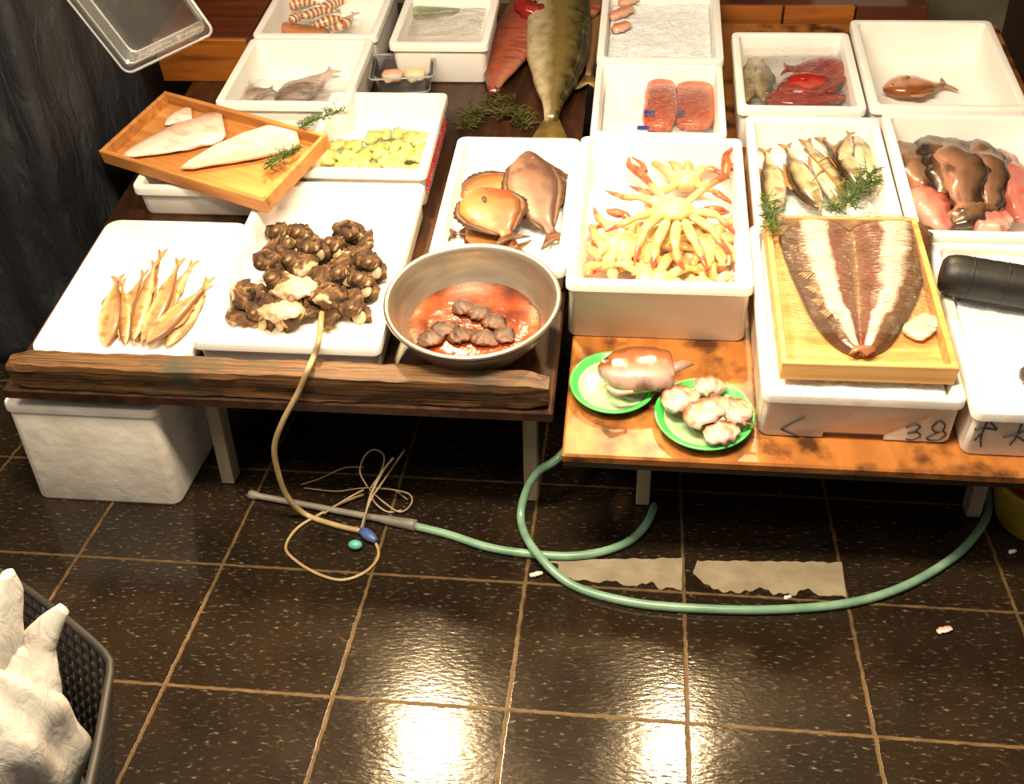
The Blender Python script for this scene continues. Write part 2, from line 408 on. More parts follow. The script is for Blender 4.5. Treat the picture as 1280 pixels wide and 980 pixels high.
strokes(b_rf, yf, [[q([(1218, 537), (1230, 535), (1246, 537)]), q([(1235, 525), (1230, 536), (1226, 548), (1226, 558)]), q([(1228, 540), (1218, 550)]), q([(1238, 528), (1246, 536)])],
                   [q([(1254, 546), (1268, 543), (1282, 538)]), q([(1277, 530), (1270, 546), (1262, 556)]), q([(1270, 545), (1282, 552)])]])
bm = bmesh.new()
X = .147 - .0065
for k in range(9):
    y0 = -.15 + k*.033
    for z0, z1 in ((.030, .044), (.050, .058)):
        box(bm, (X-.002, y0, z0 + .002*(k % 3)), (X+.0015+.002, y0+.022 + .006*(k % 2), z1), .001)
mesh('red_print', bm, M_redink, b_squid, smooth=False)

# ------------------------------------------------------------------ ice
def ice(F, x0, x1, s0, s1, h, amp, label, seed, fn=None):
    bm = bmesh.new(); xc, sc = (x0+x1)/2, (s0+s1)/2
    def f(i, j):
        x, y = x0+(x1-x0)*i, s0+(s1-s0)*j
        z = h + amp*(noise.noise(V((x*18, y*18, seed))) + .6*noise.noise(V((x*50, y*50, seed))))
        return z + (fn(i, j) if fn else 0)
    g = height_grid(bm, x0-xc, x1-xc, s0-sc, s1-sc, 34, 44, f)
    # skirt down to the box floor so the ice has a body
    e = [bm.edges[i] for i in range(len(bm.edges)) if bm.edges[i].is_boundary] if bm.edges.ensure_lookup_table() is None else []
    r = bmesh.ops.extrude_edge_only(bm, edges=e)
    for q_ in r['geom']:
        if isinstance(q_, bmesh.types.BMVert): q_.co.z = .022
    o = mesh('crushed_ice', bm, M_ice, F=F, loc=(xc, sc, 0)); return tag(o, label, 'ice', kind='stuff')
ice(F2, 1.640, 1.928, .092, .528, .096, .0035, 'crushed ice packed level under the wooden fish tray', 1)
ice(F2, 1.988, 2.283, .068, .484, .100, .004, 'bright crushed ice around the thick black rod at the right edge', 2)
ice(F2, 1.294, 1.556, .894, 1.18, .040, .006, 'crushed ice under the orange salmon', 3, lambda i, j: .03*(1-i))
ice(F2, 1.294, 1.56, 1.24, 1.59, .086, .006, 'cream lit crushed ice in the box behind the salmon', 4)
ice(F2, 1.645, 1.905, .592, .948, .034, .005, 'crushed ice under the silver fish', 5)
ice(F1, .982, 1.22, .345, .79, .026, .004, 'crushed ice under the brown flatfish', 6)

# ------------------------------------------------------------------ wooden trays
def wooden_tray(F, loc, w, l, h, rz, label, m, th=.011, tilt=None):
    t = thing('wooden_tray', label, 'tray', F, loc, rz)
    if tilt: t.matrix_world = t.matrix_world @ tilt
    bm = bmesh.new(); box(bm, (-w/2+th, -l/2+th, .002), (w/2-th, l/2-th, .009), .001); mesh('base', bm, m, t, smooth=False)
    for y in (-1, 1):
        bm = bmesh.new(); a = y*l/2; box(bm, (-w/2, min(a, a-y*th), 0), (w/2, max(a, a-y*th), h), .0015); mesh('side_board', bm, m, t, smooth=False)
    for x in (-1, 1):
        bm = bmesh.new(); a = x*w/2; box(bm, (min(a, a-x*th), -l/2+th, 0), (max(a, a-x*th), l/2-th, h), .0015); mesh('side_board', bm, m, t, smooth=False)
    return t
t_big = wooden_tray(F2, (1.788, .318, .112), .296, .432, .040, math.radians(.5), 'pale wooden tray holding the split open fish on top of the handwritten foam box', M_tray)

# ------------------------------------------------------------------ fish
P_SLIM = [(0, .10), (.05, .38), (.12, .66), (.25, .92), (.42, 1), (.62, .82), (.8, .48), (.92, .22), (1, .2)]
P_DEEP = [(0, .12), (.06, .42), (.15, .78), (.3, 1), (.5, .95), (.7, .62), (.86, .28), (.94, .18), (1, .2)]
P_OVAL = [(0, .14), (.06, .42), (.2, .82), (.42, 1), (.62, .86), (.8, .5), (.92, .22), (1, .18)]
P_FILL = [(0, .06), (.1, .32), (.3, .62), (.6, .9), (.85, 1), (.95, .9), (1, .7)]
P_CHUNK = [(0, .55), (.06, .8), (.25, 1), (.6, .95), (.9, .8), (1, .5)]
P_HEAD = [(0, .18), (.07, .45), (.22, .8), (.45, 1), (.75, .98), (.95, .9), (1, .84)]
def body(bm, path, H, T, prof, side=1, n=26, m=16, rough=0., seed=0., tprof=None, off=0.):
    lb = bm.verts.layers.float.new('band'); la = bm.verts.layers.float.new('along')
    p = resample(smooth_path(path, 10), n); rings = []; meta = []
    up = V((0, 0, 1))
    for i in range(n):
        t = (p[min(i+1, n-1)] - p[max(i-1, 0)]).normalized(); d = up.cross(t)*side
        d.normalize(); z = t.cross(d)*side; z = z if z.z > 0 else -z
        f = i/(n-1); hh = H/2*interp(prof, f); tt = T/2*(interp(tprof, f) if tprof else interp(prof, f)**.7)
        ring = []
        for k in range(m):
            a = 2*PI*k/m; c, s = math.cos(a), math.sin(a)
            w = 1 + (rough*noise.noise(V((f*6, c*2+seed, s*2))) if rough else 0)
            ring.append(p[i] + d*(hh*c*w + off*hh) + z*(tt*(abs(s)**.8)*(1 if s > 0 else -1)*w))
        rings.append(ring); meta.append((p[i], t, d, z, hh, tt))
    vs = loft(bm, rings)
    for i, r in enumerate(vs):
        for k, v in enumerate(r): v[lb] = .5+.5*math.cos(2*PI*k/m); v[la] = i/(n-1)
    return meta
def fish(name, label, cat, F, path, H, T, m, finm, prof=P_SLIM, side=1, tail=1., eye=.0, fins=True, pect=True, group=None, rough=0., seed=0., n=26, tprof=None, fringe=0.):
    """path: frame points head -> tail (centre line)"""
    path = [V(p) for p in path]; c = sum(path, V())/len(path); c.z = min(p.z for p in path) - T/2
    rel = [p - c for p in path]
    t = thing(name, label, cat, F, c, 0, group)
    bm = bmesh.new(); M = body(bm, rel, H, T, prof, side, n, 16, rough, seed, tprof); mesh('body', bm, m, t)
    L = sum((b-a).length for a, b in zip(rel, rel[1:]))
    if tail:
        p, tg, d, z, hh, tt = M[-1]; tl = .16*L*tail; sp = .5*H*min(1., tail)*.9
        P = [p - tg*.02*L + d*hh*.9, p + tg*tl*.45 + d*sp*.62, p + tg*tl + d*sp, p + tg*tl*.9 + d*sp*.55, p + tg*tl*.55, p + tg*tl*.9 - d*sp*.55, p + tg*tl - d*sp, p + tg*tl*.45 - d*sp*.62, p - tg*.02*L - d*hh*.9]
        bm = bmesh.new(); plate(bm, P, z, .003); mesh('tail_fin', bm, finm, t)
    if fins:
        for sgn, a, b, fh in ((1, .32, .72, .14), (-1, .6, .78, .10)):
            i0, i1 = int(a*(n-1)), int(b*(n-1)); base = []; top = []
            for i in range(i0, i1+1):
                p, tg, d, z, hh, tt = M[i]; f = (i-i0)/(i1-i0)
                base.append(p + d*(sgn*hh*.93)); top.append(p + tg*.03*L + d*(sgn*(hh + H*fh*(math.sin(PI*min(1, f*1.2+.12))**.6 if f < .75 else .45))))
            bm = bmesh.new(); plate(bm, base + top[::-1], M[i0][3], .002); mesh('dorsal_fin' if sgn > 0 else 'anal_fin', bm, finm, t)
    if fringe:
        for sgn in (1, -1):
            i0, i1 = int(.12*(n-1)), int(.92*(n-1)); base = []; top = []
            for i in range(i0, i1+1):
                p, tg, d, z, hh, tt = M[i]; f = (i-i0)/(i1-i0)
                base.append(p + d*(sgn*hh*.95)); top.append(p + tg*.02*L + d*(sgn*(hh + fringe*math.sin(PI*(f*.92+.05))**.7*(1 + .12*math.sin(i*3.)))))
            bm = bmesh.new(); plate(bm, base + top[::-1], M[i0][3], .003); mesh('fringe_fin', bm, finm, t)
    if pect:
        p, tg, d, z, hh, tt = M[int(.28*(n-1))]; q0 = p + z*tt*.97 - d*hh*.12
        P = [q0 + d*.02*L, q0 + tg*.05*L + d*.035*L, q0 + tg*.13*L + d*.01*L, q0 + tg*.12*L - d*.025*L, q0 + tg*.04*L - d*.025*L]
        bm = bmesh.new(); plate(bm, [v + z*.002 for v in P], z, .002); mesh('pectoral_fin', bm, finm, t)
    if eye:
        p, tg, d, z, hh, tt = M[int(.09*(n-1))+1]; q0 = p + d*hh*.25 + z*(tt*.82)
        bm = bmesh.new()
        for rr, dz, mi in ((eye, 0, 0), (eye*.62, eye*.35, 1)):
            r = bmesh.ops.create_uvsphere(bm, u_segments=12, v_segments=8, radius=rr)
            for v in r['verts']:
                v.co = q0 + V((v.co.x, v.co.y, v.co.z*.55 + dz))
                for f in v.link_faces: f.material_index = mi
        mesh('eye', bm, [M_eyering, M_eye], t)
    return t
def slabpiece(name, label, cat, F, path, H, T, m, group=None, prof=P_FILL, side=1, rough=.12, seed=0., tprof=None, n=22):
    path = [V(p) for p in path]; c = sum(path, V())/len(path); c.z = min(p.z for p in path) - T/2
    bm = bmesh.new(); body(bm, [p - c for p in path], H, T, prof, side, n, 16, rough, seed, tprof)
    return tag(mesh(name, bm, m, F=F, loc=c), label, cat, group)
def PX(F, L, h=None): return [F.px(u, v, hh) for u, v, hh in L] if h is None else [F.px(u, v, h) for u, v in L]

# --- slim brown fish, front left
m_smelt = fishmat('dried_fish_skin', (104, 66, 34), (158, 118, 74), (196, 166, 120), (112, 70, 36), 50, .45, .7, coat=.1, stretch=(1, 1, 1))
m_smeltf = plain('brown_fin', (150, 100, 56), (178, 126, 76), .5)
G = 'slim brown fish in the front left box'
for i, (a, b, w, h) in enumerate([((134, 432), (146, 352), .050, .028), ((156, 430), (153, 356), .030, .03), ((170, 428), (200, 322), .036, .034),
        ((166, 426), (192, 334), .034, .045), ((178, 428), (222, 332), .040, .040), ((188, 426), (238, 334), .036, .028), ((184, 430), (254, 362), .046, .048), ((208, 432), (258, 354), .042, .034), ((150, 424), (178, 345), .03, .028)]):
    p = F1.px(*a, h); q_ = F1.px(*b, h + .006); mid = p.lerp(q_, .5) + V((.006*math.sin(i*2.1), 0, .002))
    fish('slim_fish', 'slim brown fish with its tail to the back in the shallow front left box', 'fish', F1, [p, mid, q_], w, w*.5, m_smelt, m_smeltf, P_SLIM, 1 if i % 2 else -1, .7, .0028, True, False, G)

# --- shellfish
def shell_mat():
    k = NT('knobbly_shell'); k.set(Roughness=.7, Specular_IOR_Level=.3)
    f = k.noise(26, 6, k.obj(), .8)
    k.l(k.ramp(f, [(.3, lin((30, 19, 10))), (.46, lin((68, 45, 25))), (.56, lin((106, 78, 48))), (.66, lin((190, 168, 134)))]), k.b.inputs['Base Color'])
    k.bump(k.noise(120, 4, k.obj()), .9, .005); return k.m
M_shell = shell_mat(); M_lid = plain('shell_opening', (124, 106, 76), (178, 160, 126), .35, 30, .4, 60)
def turban(seed):
    bm = bmesh.new(); rings = []; n = 44; m = 16
    for i in range(n):
        f = i/(n-1); a = f*2.4*2*PI; R = .020*(1-f)**1.1; r = .021*(1-f*.86) + .001
        c = V((R*math.cos(a), R*math.sin(a), .014 + f*.034)); out = V((math.cos(a), math.sin(a), 0))
        ring = []
        for k in range(m):
            b = 2*PI*k/m; kn = 1 + .16*max(0, math.sin(a*5+seed))*max(0, math.cos(b-.6)) + .42*noise.noise(V((f*14, math.cos(b)*2.4, math.sin(b)*2.4+seed))) + .2*noise.noise(V((f*40, math.cos(b)*6, math.sin(b)*6+seed)))
            ring.append(c + (out*math.cos(b) + V((0, 0, 1))*math.sin(b))*r*kn)
        rings.append(ring)
    loft(bm, rings); t = thing('turban_shell', '', 'shellfish')
    mesh('shell', bm, M_shell, t)
    bm = bmesh.new(); r = bmesh.ops.create_uvsphere(bm, u_segments=16, v_segments=8, radius=.0155)
    for v in r['verts']: v.co = V((v.co.x + .020, v.co.z*.35 - .006, v.co.y*.95 + .014))
    mesh('lid', bm, M_lid, t)
    return t
protos = [turban(1.), turban(2.7), turban(4.4)]
def oyster(seed, s=1.):
    bm = bmesh.new(); g = []; n = 16; m = 18
    rings = []
    for i in range(n):
        f = i/(n-1); L = (f-.5)*.088; hw = .027*(interp([(0, .15), (.15, .7), (.5, 1), (.85, .85), (1, .25)], f))
        ring = []
        for k in range(m):
            b = 2*PI*k/m; w = 1 + .5*noise.noise(V((f*8, math.cos(b)*2.4+seed, math.sin(b)*2.4))) + .25*noise.noise(V((f*26, math.cos(b)*7+seed, math.sin(b)*7)))
            ring.append(V((L + .006*noise.noise(V((f*9, b, seed))), hw*math.cos(b)*w, .013 + .012*math.sin(b)*w*interp([(0, .4), (.4, 1), (1, .5)], f))))
        rings.append(ring)
    loft(bm, rings); return bm
oy = [mesh('oyster', oyster(s), M_shell) for s in (1.2, 3.9)]
M_pale = plain('pale_shell', (140, 112, 86), (200, 174, 146), .4, 30, .6, 60, bdist=.004)
oyp = mesh('oyster', oyster(7.7), M_pale)
used = set(); G = 'dark shellfish in the front box'
rnd = random.Random(3)
spots = []
rows = [(298, 335, 470), (315, 328, 468), (335, 322, 462), (355, 318, 456), (375, 292, 450), (395, 282, 446)]
for r_, (v, ua, ub) in enumerate(rows):
    k = 6 if r_ < 4 else 7
    for i in range(k):
        u = ua + (ub-ua)*(i + .5 + rnd.uniform(-.25, .25))/k
        if r_ == 0 and 372 < u < 418: continue
        spots.append((u, v + rnd.uniform(-5, 5), .020 + .012*rnd.random() + (.014 if 0 < r_ < 5 and rnd.random() < .5 else 0)))
for i, (u, v, h) in enumerate(spots):
    P = F1.px(u, v, h + .012); P.z = h - .002
    P.x = min(max(P.x, .600), .852); P.y = min(max(P.y, .115), .545)
    rot = Matrix.Rotation(rnd.uniform(-1.1, 1.1) if i % 5 in (0, 1) else rnd.uniform(0, 6.28), 4, 'Z') @ Matrix.Rotation(rnd.uniform(-1., -.2) if i % 5 in (0, 1) else rnd.uniform(-.9, .5), 4, 'X') @ Matrix.Rotation(rnd.uniform(-.4, .4), 4, 'Y')
    src = (protos + oy)[i % 5]
    o = src if src not in used else dup(src)
    used.add(src); o.matrix_world = F1.M @ Matrix.Translation(P) @ rot
    if i % 5 < 3: tag(o, 'dark brown knobbly spiral shellfish with a pale round lid, heaped in the front foam box', 'shellfish', 'spiral shellfish in the front box')
    else: tag(o, 'rough dark brown elongated shellfish heaped in the front foam box', 'shellfish', 'elongated shellfish in the front box')
P = F1.px(370, 366, .062); oyp.matrix_world = F1.M @ Matrix.Translation(P) @ Matrix.Rotation(.35, 4, 'Z') @ Matrix.Rotation(.3, 4, 'X')
tag(oyp, 'pale whitish long shell lying on top of the dark shellfish', 'shellfish')
o = oyp.copy(); COL.objects.link(o); P = F1.px(352, 395, .058); o.matrix_world = F1.M @ Matrix.Translation(P) @ Matrix.Rotation(.1, 4, 'Z'); tag(o, 'pale pinkish shell near the front rim of the shellfish box', 'shellfish')

# --- flatfish box
m_fl1 = fishmat('brown_flatfish', (96, 58, 26), (132, 84, 40), (154, 108, 60), (134, 50, 26), 18, .45, .7, coat=.12)
m_fl2 = fishmat('grey_brown_flatfish', (70, 44, 33), (104, 72, 56), (128, 96, 80), (66, 38, 28), 24, .45, .8, coat=.12)
m_flf = plain('flatfish_fin', (56, 36, 22), (92, 60, 36), .5, 40)
fish('flatfish', 'lower flatfish showing an orange-brown tail end near the metal bowl', 'fish', F1, PX(F1, [(585, 285, .040), (615, 300, .040), (648, 308, .042)]), .085, .022, m_fl1, m_flf, P_OVAL, 1, .8, 0, False, False, fringe=.012)
fish('flatfish', 'dark flatfish with a pointed fin at the right side of its box', 'fish', F1, PX(F1, [(668, 262, .038), (688, 240, .042), (704, 222, .048)]), .085, .02, m_fl2, m_flf, P_OVAL, -1, 1.2, 0, False, False, fringe=.012)
fish('flatfish', 'small brown flatfish tucked at the lower left of the flatfish box', 'fish', F1, PX(F1, [(640, 290, .035), (605, 290, .035), (570, 292, .036)]), .06, .018, m_fl2, m_flf, P_OVAL, -1, .9, 0, False, False, fringe=.010)
fish('flatfish', 'grey-brown flatfish with its head raised at the back and its black tail to the right', 'fish', F1, PX(F1, [(660, 190, .074), (664, 222, .07), (672, 258, .062), (690, 292, .048)]), .115, .026, m_fl2, m_flf, P_OVAL, 1, .8, .004, False, False, fringe=.014)
fish('flatfish', 'orange-brown flatfish at the back left of the flatfish pile', 'fish', F1, PX(F1, [(578, 248, .058), (610, 232, .060), (648, 220, .062)]), .09, .022, m_fl1, m_flf, P_OVAL, 1, .8, .004, False, False, fringe=.014)
fish('flatfish', 'large golden-brown flatfish with red marks lying on top of the pile', 'fish', F1, PX(F1, [(600, 236, .080), (614, 262, .080), (634, 295, .072)]), .14, .026, m_fl1, m_flf, P_OVAL, 1, .7, .004, False, True, fringe=.014)

# --- pale green seafood
m_sq = plain('pale_seafood', (164, 182, 104), (206, 212, 150), .3, 40, .3, 90)
m_sq2 = plain('yellow_seafood', (192, 164, 70), (214, 198, 120), .3, 40, .3, 90)
def morsel(seed, m):
    bm = bmesh.new(); body(bm, [V((-.022, 0, 0)), V((0, .006*math.sin(seed), .004)), V((.022, 0, 0))], .030, .016, P_CHUNK, 1, 9, 10, .5, seed)
    return mesh('seafood_piece', bm, m)
prot = [morsel(1., m_sq), morsel(4., m_sq), morsel(8., m_sq2)]
k = 0
for j in range(8):
    for i in range(8):
        x = .655 + i*.030 + rnd.uniform(-.01, .01); s = .66 + j*.028 + rnd.uniform(-.01, .01)
        if j > 5 and i < 3: continue
        src = prot[k % 3]; o = src if k < 3 else src.copy()
        if k >= 3: COL.objects.link(o)
        o.matrix_world = F1.M @ Matrix.Translation((x, s, .030 + .022*rnd.random())) @ Matrix.Rotation(rnd.uniform(0, 3), 4, 'Z') @ Matrix.Rotation(rnd.uniform(-.3, .3), 4, 'X')
        if k % 3 == 2: tag(o, 'small yellowish seafood piece in the white box with red print', 'seafood', 'yellowish seafood pieces')
        else: tag(o, 'small pale green seafood piece in the white box with red print', 'seafood', 'pale green seafood pieces')
        k += 1

# --- fillet tray at the left, tipped on the small box
ca, cb, cc, cd = F1.px(215, 118, .150), F1.px(115, 187, .118), F1.px(320, 250, .128), F1.px(415, 165, .160)
ex = (cc - cb); ey = (ca - cb); wt, lt = ex.length, ey.length
ex.normalize(); ey = (ey - ex*ey.dot(ex)).normalized(); ez = ex.cross(ey)
MT = Matrix((( ex.x, ey.x, ez.x, 0), (ex.y, ey.y, ez.y, 0), (ex.z, ey.z, ez.z, 0), (0, 0, 0, 1)))
FT = Frame((0, 0, 0)); ctr = (ca+cb+cc+cd)/4 - ez*.036
FT.M = F1.M @ Matrix.Translation(ctr) @ MT; FT.I = FT.M.inverted()
wooden_tray(FT, (0, 0, 0), wt, lt, .036, 0, 'orange wooden tray of white fillets resting at an angle on the low foam box', M_tray2)
m_fil = fishmat('white_fillet', (214, 178, 152), (230, 210, 188), (236, 222, 206), (214, 140, 116), 18, .3, .5, stretch=(1, 3, 1))
slabpiece('fish_fillet', 'left white fillet in the angled wooden tray', 'fillet', FT, PX(FT, [(154, 194), (215, 174), (280, 156)], .02), .125, .022, m_fil, seed=1.)
slabpiece('fish_fillet', 'right white fillet beside the green sprig in the angled wooden tray', 'fillet', FT, PX(FT, [(226, 210), (290, 188), (372, 166)], .02), .120, .022, m_fil, seed=2., side=-1)
slabpiece('fish_fillet', 'small fillet end in the far corner of the angled wooden tray', 'fillet', FT, PX(FT, [(206, 156), (222, 147), (240, 142)], .018), .06, .016, m_fil, seed=3.)

def sprig(name, label, cat, F, path, m, spread=.03, n=70, seed=1, r=.0012):
    rd = random.Random(seed); path = [V(p) for p in path]; c = path[0].copy(); rel = [p - c for p in path]
    t = thing(name, label, cat, F, c); sp = smooth_path(rel, 10)
    bm = bmesh.new(); tube(bm, rel, [r*1.5, r*.7], 6, 6); mesh('stem', bm, m, t)
    bm = bmesh.new()
    for i in range(n):
        f = rd.uniform(.1, 1); p = sp[int(f*(len(sp)-1))]; a = rd.uniform(0, 2*PI)
        d = V((math.cos(a), math.sin(a), rd.uniform(.05, .6)))*spread*rd.uniform(.5, 1)
        tube(bm, [p, p + d*.5 + V((0, 0, .004)), p + d], [r*.9, r*.3], 4, 3)
        for _ in range(3):
            q0 = p + d*rd.uniform(.35, .9); a2 = a + rd.uniform(-1.2, 1.2)
            tube(bm, [q0, q0 + V((math.cos(a2), math.sin(a2), rd.uniform(-.2, .5)))*spread*.35], [r*.7, r*.25], 4, 0)
    mesh('leaves', bm, m, t); return t
sprig('herb_sprig', 'green herb sprig lying on the right fillet in the angled tray', 'herb', FT, PX(FT, [(330, 212), (350, 198), (372, 186)], .028), M_green, .026, 80, 2)
sprig('herb_sprig', 'dark green herb sprig over the far right corner of the angled tray', 'herb', FT, PX(FT, [(374, 160, .04), (395, 150, .045), (428, 138, .05)]), M_green, .024, 70, 3)

# --- wrapped fish and prawns at the back left
m_wr = fishmat('silver_pink_fish', (140, 96, 78), (176, 138, 118), (200, 176, 162), (124, 112, 120), 30, .25, .6)
m_wrf = plain('pale_fin', (180, 150, 120), (204, 176, 144), .4)
fish('wrapped_fish', 'smaller silver-pink fish under film at the left of the back left cream box', 'fish', F1, PX(F1, [(288, 126, .04), (312, 118, .042), (338, 112, .042)]), .075, .03, m_wr, m_wrf, P_DEEP, 1, .6, .003)
fish('wrapped_fish', 'larger silver-pink fish under film leaning right in the back left cream box', 'fish', F1, PX(F1, [(345, 132, .045), (376, 112, .048), (412, 90, .05)]), .09, .035, m_wr, m_wrf, P_DEEP, 1, .6, .003)
def film(F, c, label, seed, amp=.006, mat=None, edge=None):
    """c: four frame corners (bl, br, tr, tl)"""
    bm = bmesh.new(); n = 30; o = sum(c, V())/4; g = []
    for j in range(n+1):
        row = []
        for i in range(n+1):
            a, b = i/n, j/n
            p = c[0].lerp(c[1], a).lerp(c[3].lerp(c[2], a), b) - o
            p.z += amp*(noise.noise(V((a*5+seed, b*9 - a*4, seed))) + .5*noise.noise(V((a*14, b*22 - a*10, seed)))) + (edge(a, b) if edge else 0)
            row.append(bm.verts.new(p))
        g.append(row)
    for j in range(n):
        for i in range(n): bm.faces.new((g[j][i], g[j][i+1], g[j+1][i+1], g[j+1][i]))
    return tag(mesh('plastic_film', bm, mat or M_film, F=F, loc=o, recalc=False), label, 'film')
film(F1, [V((.375, .90, .075)), V((.65, .90, .078)), V((.645, 1.06, .078)), V((.375, 1.06, .075))], 'wrinkled clear film over the two silver-pink fish at the back left', 2.)
m_pr = fishmat('striped_prawn', (140, 66, 40), (160, 84, 54), (180, 112, 80), None, stripes=(7, (222, 206, 168)), rough=.25)
for i, (a, b, c_) in enumerate([((356, 10), (376, 3), (398, 4)), ((376, 22), (398, 14), (420, 14)), ((392, 33), (412, 25), (434, 24)), ((400, 12), (420, 2), (440, 2)), ((412, 36), (430, 30), (442, 18)), ((362, 26), (376, 18), (388, 20)), ((355, -6), (378, -12), (405, -8))]):
    pts = PX(F1, [(*a, .06 + .01*(i % 2)), (*b, .068), (*c_, .06)])
    fish('striped_prawn', 'cream and red striped prawn piled in the back left box', 'prawn', F1, pts, .034, .026, m_pr, m_wrf, P_SLIM, 1, .8, .0, False, False, 'striped prawns at the back left')
o = slabpiece('fish_piece', 'brown fish piece in front of the striped prawns', 'fish', F1, PX(F1, [(345, 33), (372, 38), (410, 42)], .045), .05, .03, fishmat('brown_piece', (120, 74, 40), (160, 104, 62), (186, 120, 80)), prof=P_CHUNK, seed=5.)

# --- clear pack, top centre box, large fish
def clear_tray(name, label, F, loc, w, l, h, rz=0., R=None, th=.0016):
    bm = bmesh.new(); X, Y = w/2, l/2
    A = lambda i, z: rrect(-X+i, X-i, -Y+i, Y-i, .014, z)
    loft(bm, [A(.016, 0), A(.008, h), A(.007, h+.001), A(0, h+.001), A(0, h+.0035), A(.010, h+.0035), A(.010, h), A(.0175, th)])
    o = mesh(name, bm, M_clear, F=F, loc=loc, rz=rz, ang=40)
    bm = bmesh.new()
    for i, z, r in ((-.001, h+.002, .0026), (.009, h-.004, .0013), (.015, .002, .0016)):
        q_ = A(i, z); tube(bm, q_ + q_[:2], r, 6, 0)
    mesh('rim', bm, M_gloss, o)
    if R is not None: o.matrix_world = R
    return tag(o, label, 'tray')
p = F1.px(502, 100, .05)
clear_tray('clear_tray', 'clear lidded plastic pack of fish pieces leaning behind the pale green seafood box', F1, (p.x, p.y + .03, .022), .165, .13, .05, .12)
m_pink = fishmat('pink_meat', (206, 130, 104), (224, 170, 140), (232, 200, 170), (190, 90, 70), 26, .3, .5)
slabpiece('fish_piece', 'pinkish fish piece at the left of the clear pack', 'fish', F1, [V((p.x-.055, p.y+.02, .042)), V((p.x-.03, p.y+.03, .046)), V((p.x-.005, p.y+.03, .042))], .055, .026, m_pink, prof=P_CHUNK, seed=2.)
slabpiece('fish_piece', 'cream fish piece at the right of the clear pack', 'fish', F1, [V((p.x+.008, p.y+.02, .042)), V((p.x+.03, p.y+.035, .046)), V((p.x+.055, p.y+.035, .042))], .055, .026, fishmat('cream_meat', (216, 180, 120), (226, 200, 150), (232, 212, 180)), prof=P_CHUNK, seed=3.)
m_gp = fishmat('greenish_slab', (104, 118, 78), (128, 140, 98), (150, 156, 120), rough=.3)
slabpiece('fish_slab', 'pale green slab lying in the top centre box', 'seafood', F1, PX(F1, [(506, 8), (550, 4), (598, 0)], .082), .13, .028, m_gp, prof=P_CHUNK, seed=1.)
film(F1, [V((.755, 1.26, .095)), V((.952, 1.27, .095)), V((.950, 1.43, .097)), V((.755, 1.43, .097))], 'clear film stretched over the pale green slab at the top centre', 6., .004)

m_big = fishmat('big_olive_fish', (44, 38, 14), (112, 94, 50), (196, 178, 142), (120, 104, 50), 40, .22, .4)
m_bigf = plain('olive_fin', (120, 96, 44), (150, 122, 60), .4, 40)
fish('whole_fish', 'large whole silver and olive fish lying tail forward on the dark table at the top', 'fish', F1, PX(F1, [(702, -70, .04), (700, 0, .045), (697, 70, .045), (692, 120, .04), (689, 152, .03)]), .185, .088, m_big, m_bigf, [(0, .1), (.08, .5), (.25, .85), (.5, 1), (.7, .92), (.84, .6), (.94, .26), (1, .18)], 1, .8, .010, False, False)
m_red = fishmat('red_fillet', (112, 50, 36), (156, 78, 56), (170, 108, 82), (118, 44, 32), 18, .25, .7, stretch=(1, 3, 1))
slabpiece('red_fillet', 'large red fish fillet beside the whole olive fish', 'fillet', F1, PX(F1, [(616, 116, .018), (622, 92, .026), (640, 58, .030), (668, 10, .03), (672, -8, .03)]), .165, .045, m_red, prof=[(0, .15), (.2, .55), (.5, .95), (.8, 1), (1, .9)], seed=4., rough=.06)
slabpiece('fish_innards', 'dark red piece of innards between the red fillet and the whole fish', 'fish', F1, PX(F1, [(650, 4), (664, 12), (684, 14)], .07), .06, .04, fishmat('innards', (74, 10, 10), (116, 20, 18), (140, 36, 30), rough=.15), prof=P_CHUNK, seed=9., rough=.4)
m_bf2 = fishmat('dim_brown_fish', (86, 60, 34), (124, 90, 56), (160, 120, 84), rough=.25)
fish('whole_fish', 'dim brown fish half hidden between the olive fish and the cream ice box', 'fish', F1, PX(F1, [(748, -20, .02), (742, 40, .022), (736, 95, .02)]), .10, .04, m_bf2, m_bigf, P_DEEP, 1, .8, 0, True, False)
slabpiece('red_fillet', 'small red fillet tip at the top beside the cream ice box', 'fillet', F1, PX(F1, [(722, 30), (734, 18), (744, 8)], .05), .05, .025, m_red, seed=7.)
sprig('seaweed', 'olive seaweed on the dark table left of the red fillet tip', 'seaweed', F1, PX(F1, [(572, 160, .006), (600, 142, .01), (632, 118, .012)]), M_olive, .05, 70, 6, .0022)
sprig('seaweed', 'olive seaweed on the dark table below the whole olive fish', 'seaweed', F1, PX(F1, [(660, 160, .006), (640, 146, .01), (620, 140, .012)]), M_olive, .05, 70, 7, .0022)

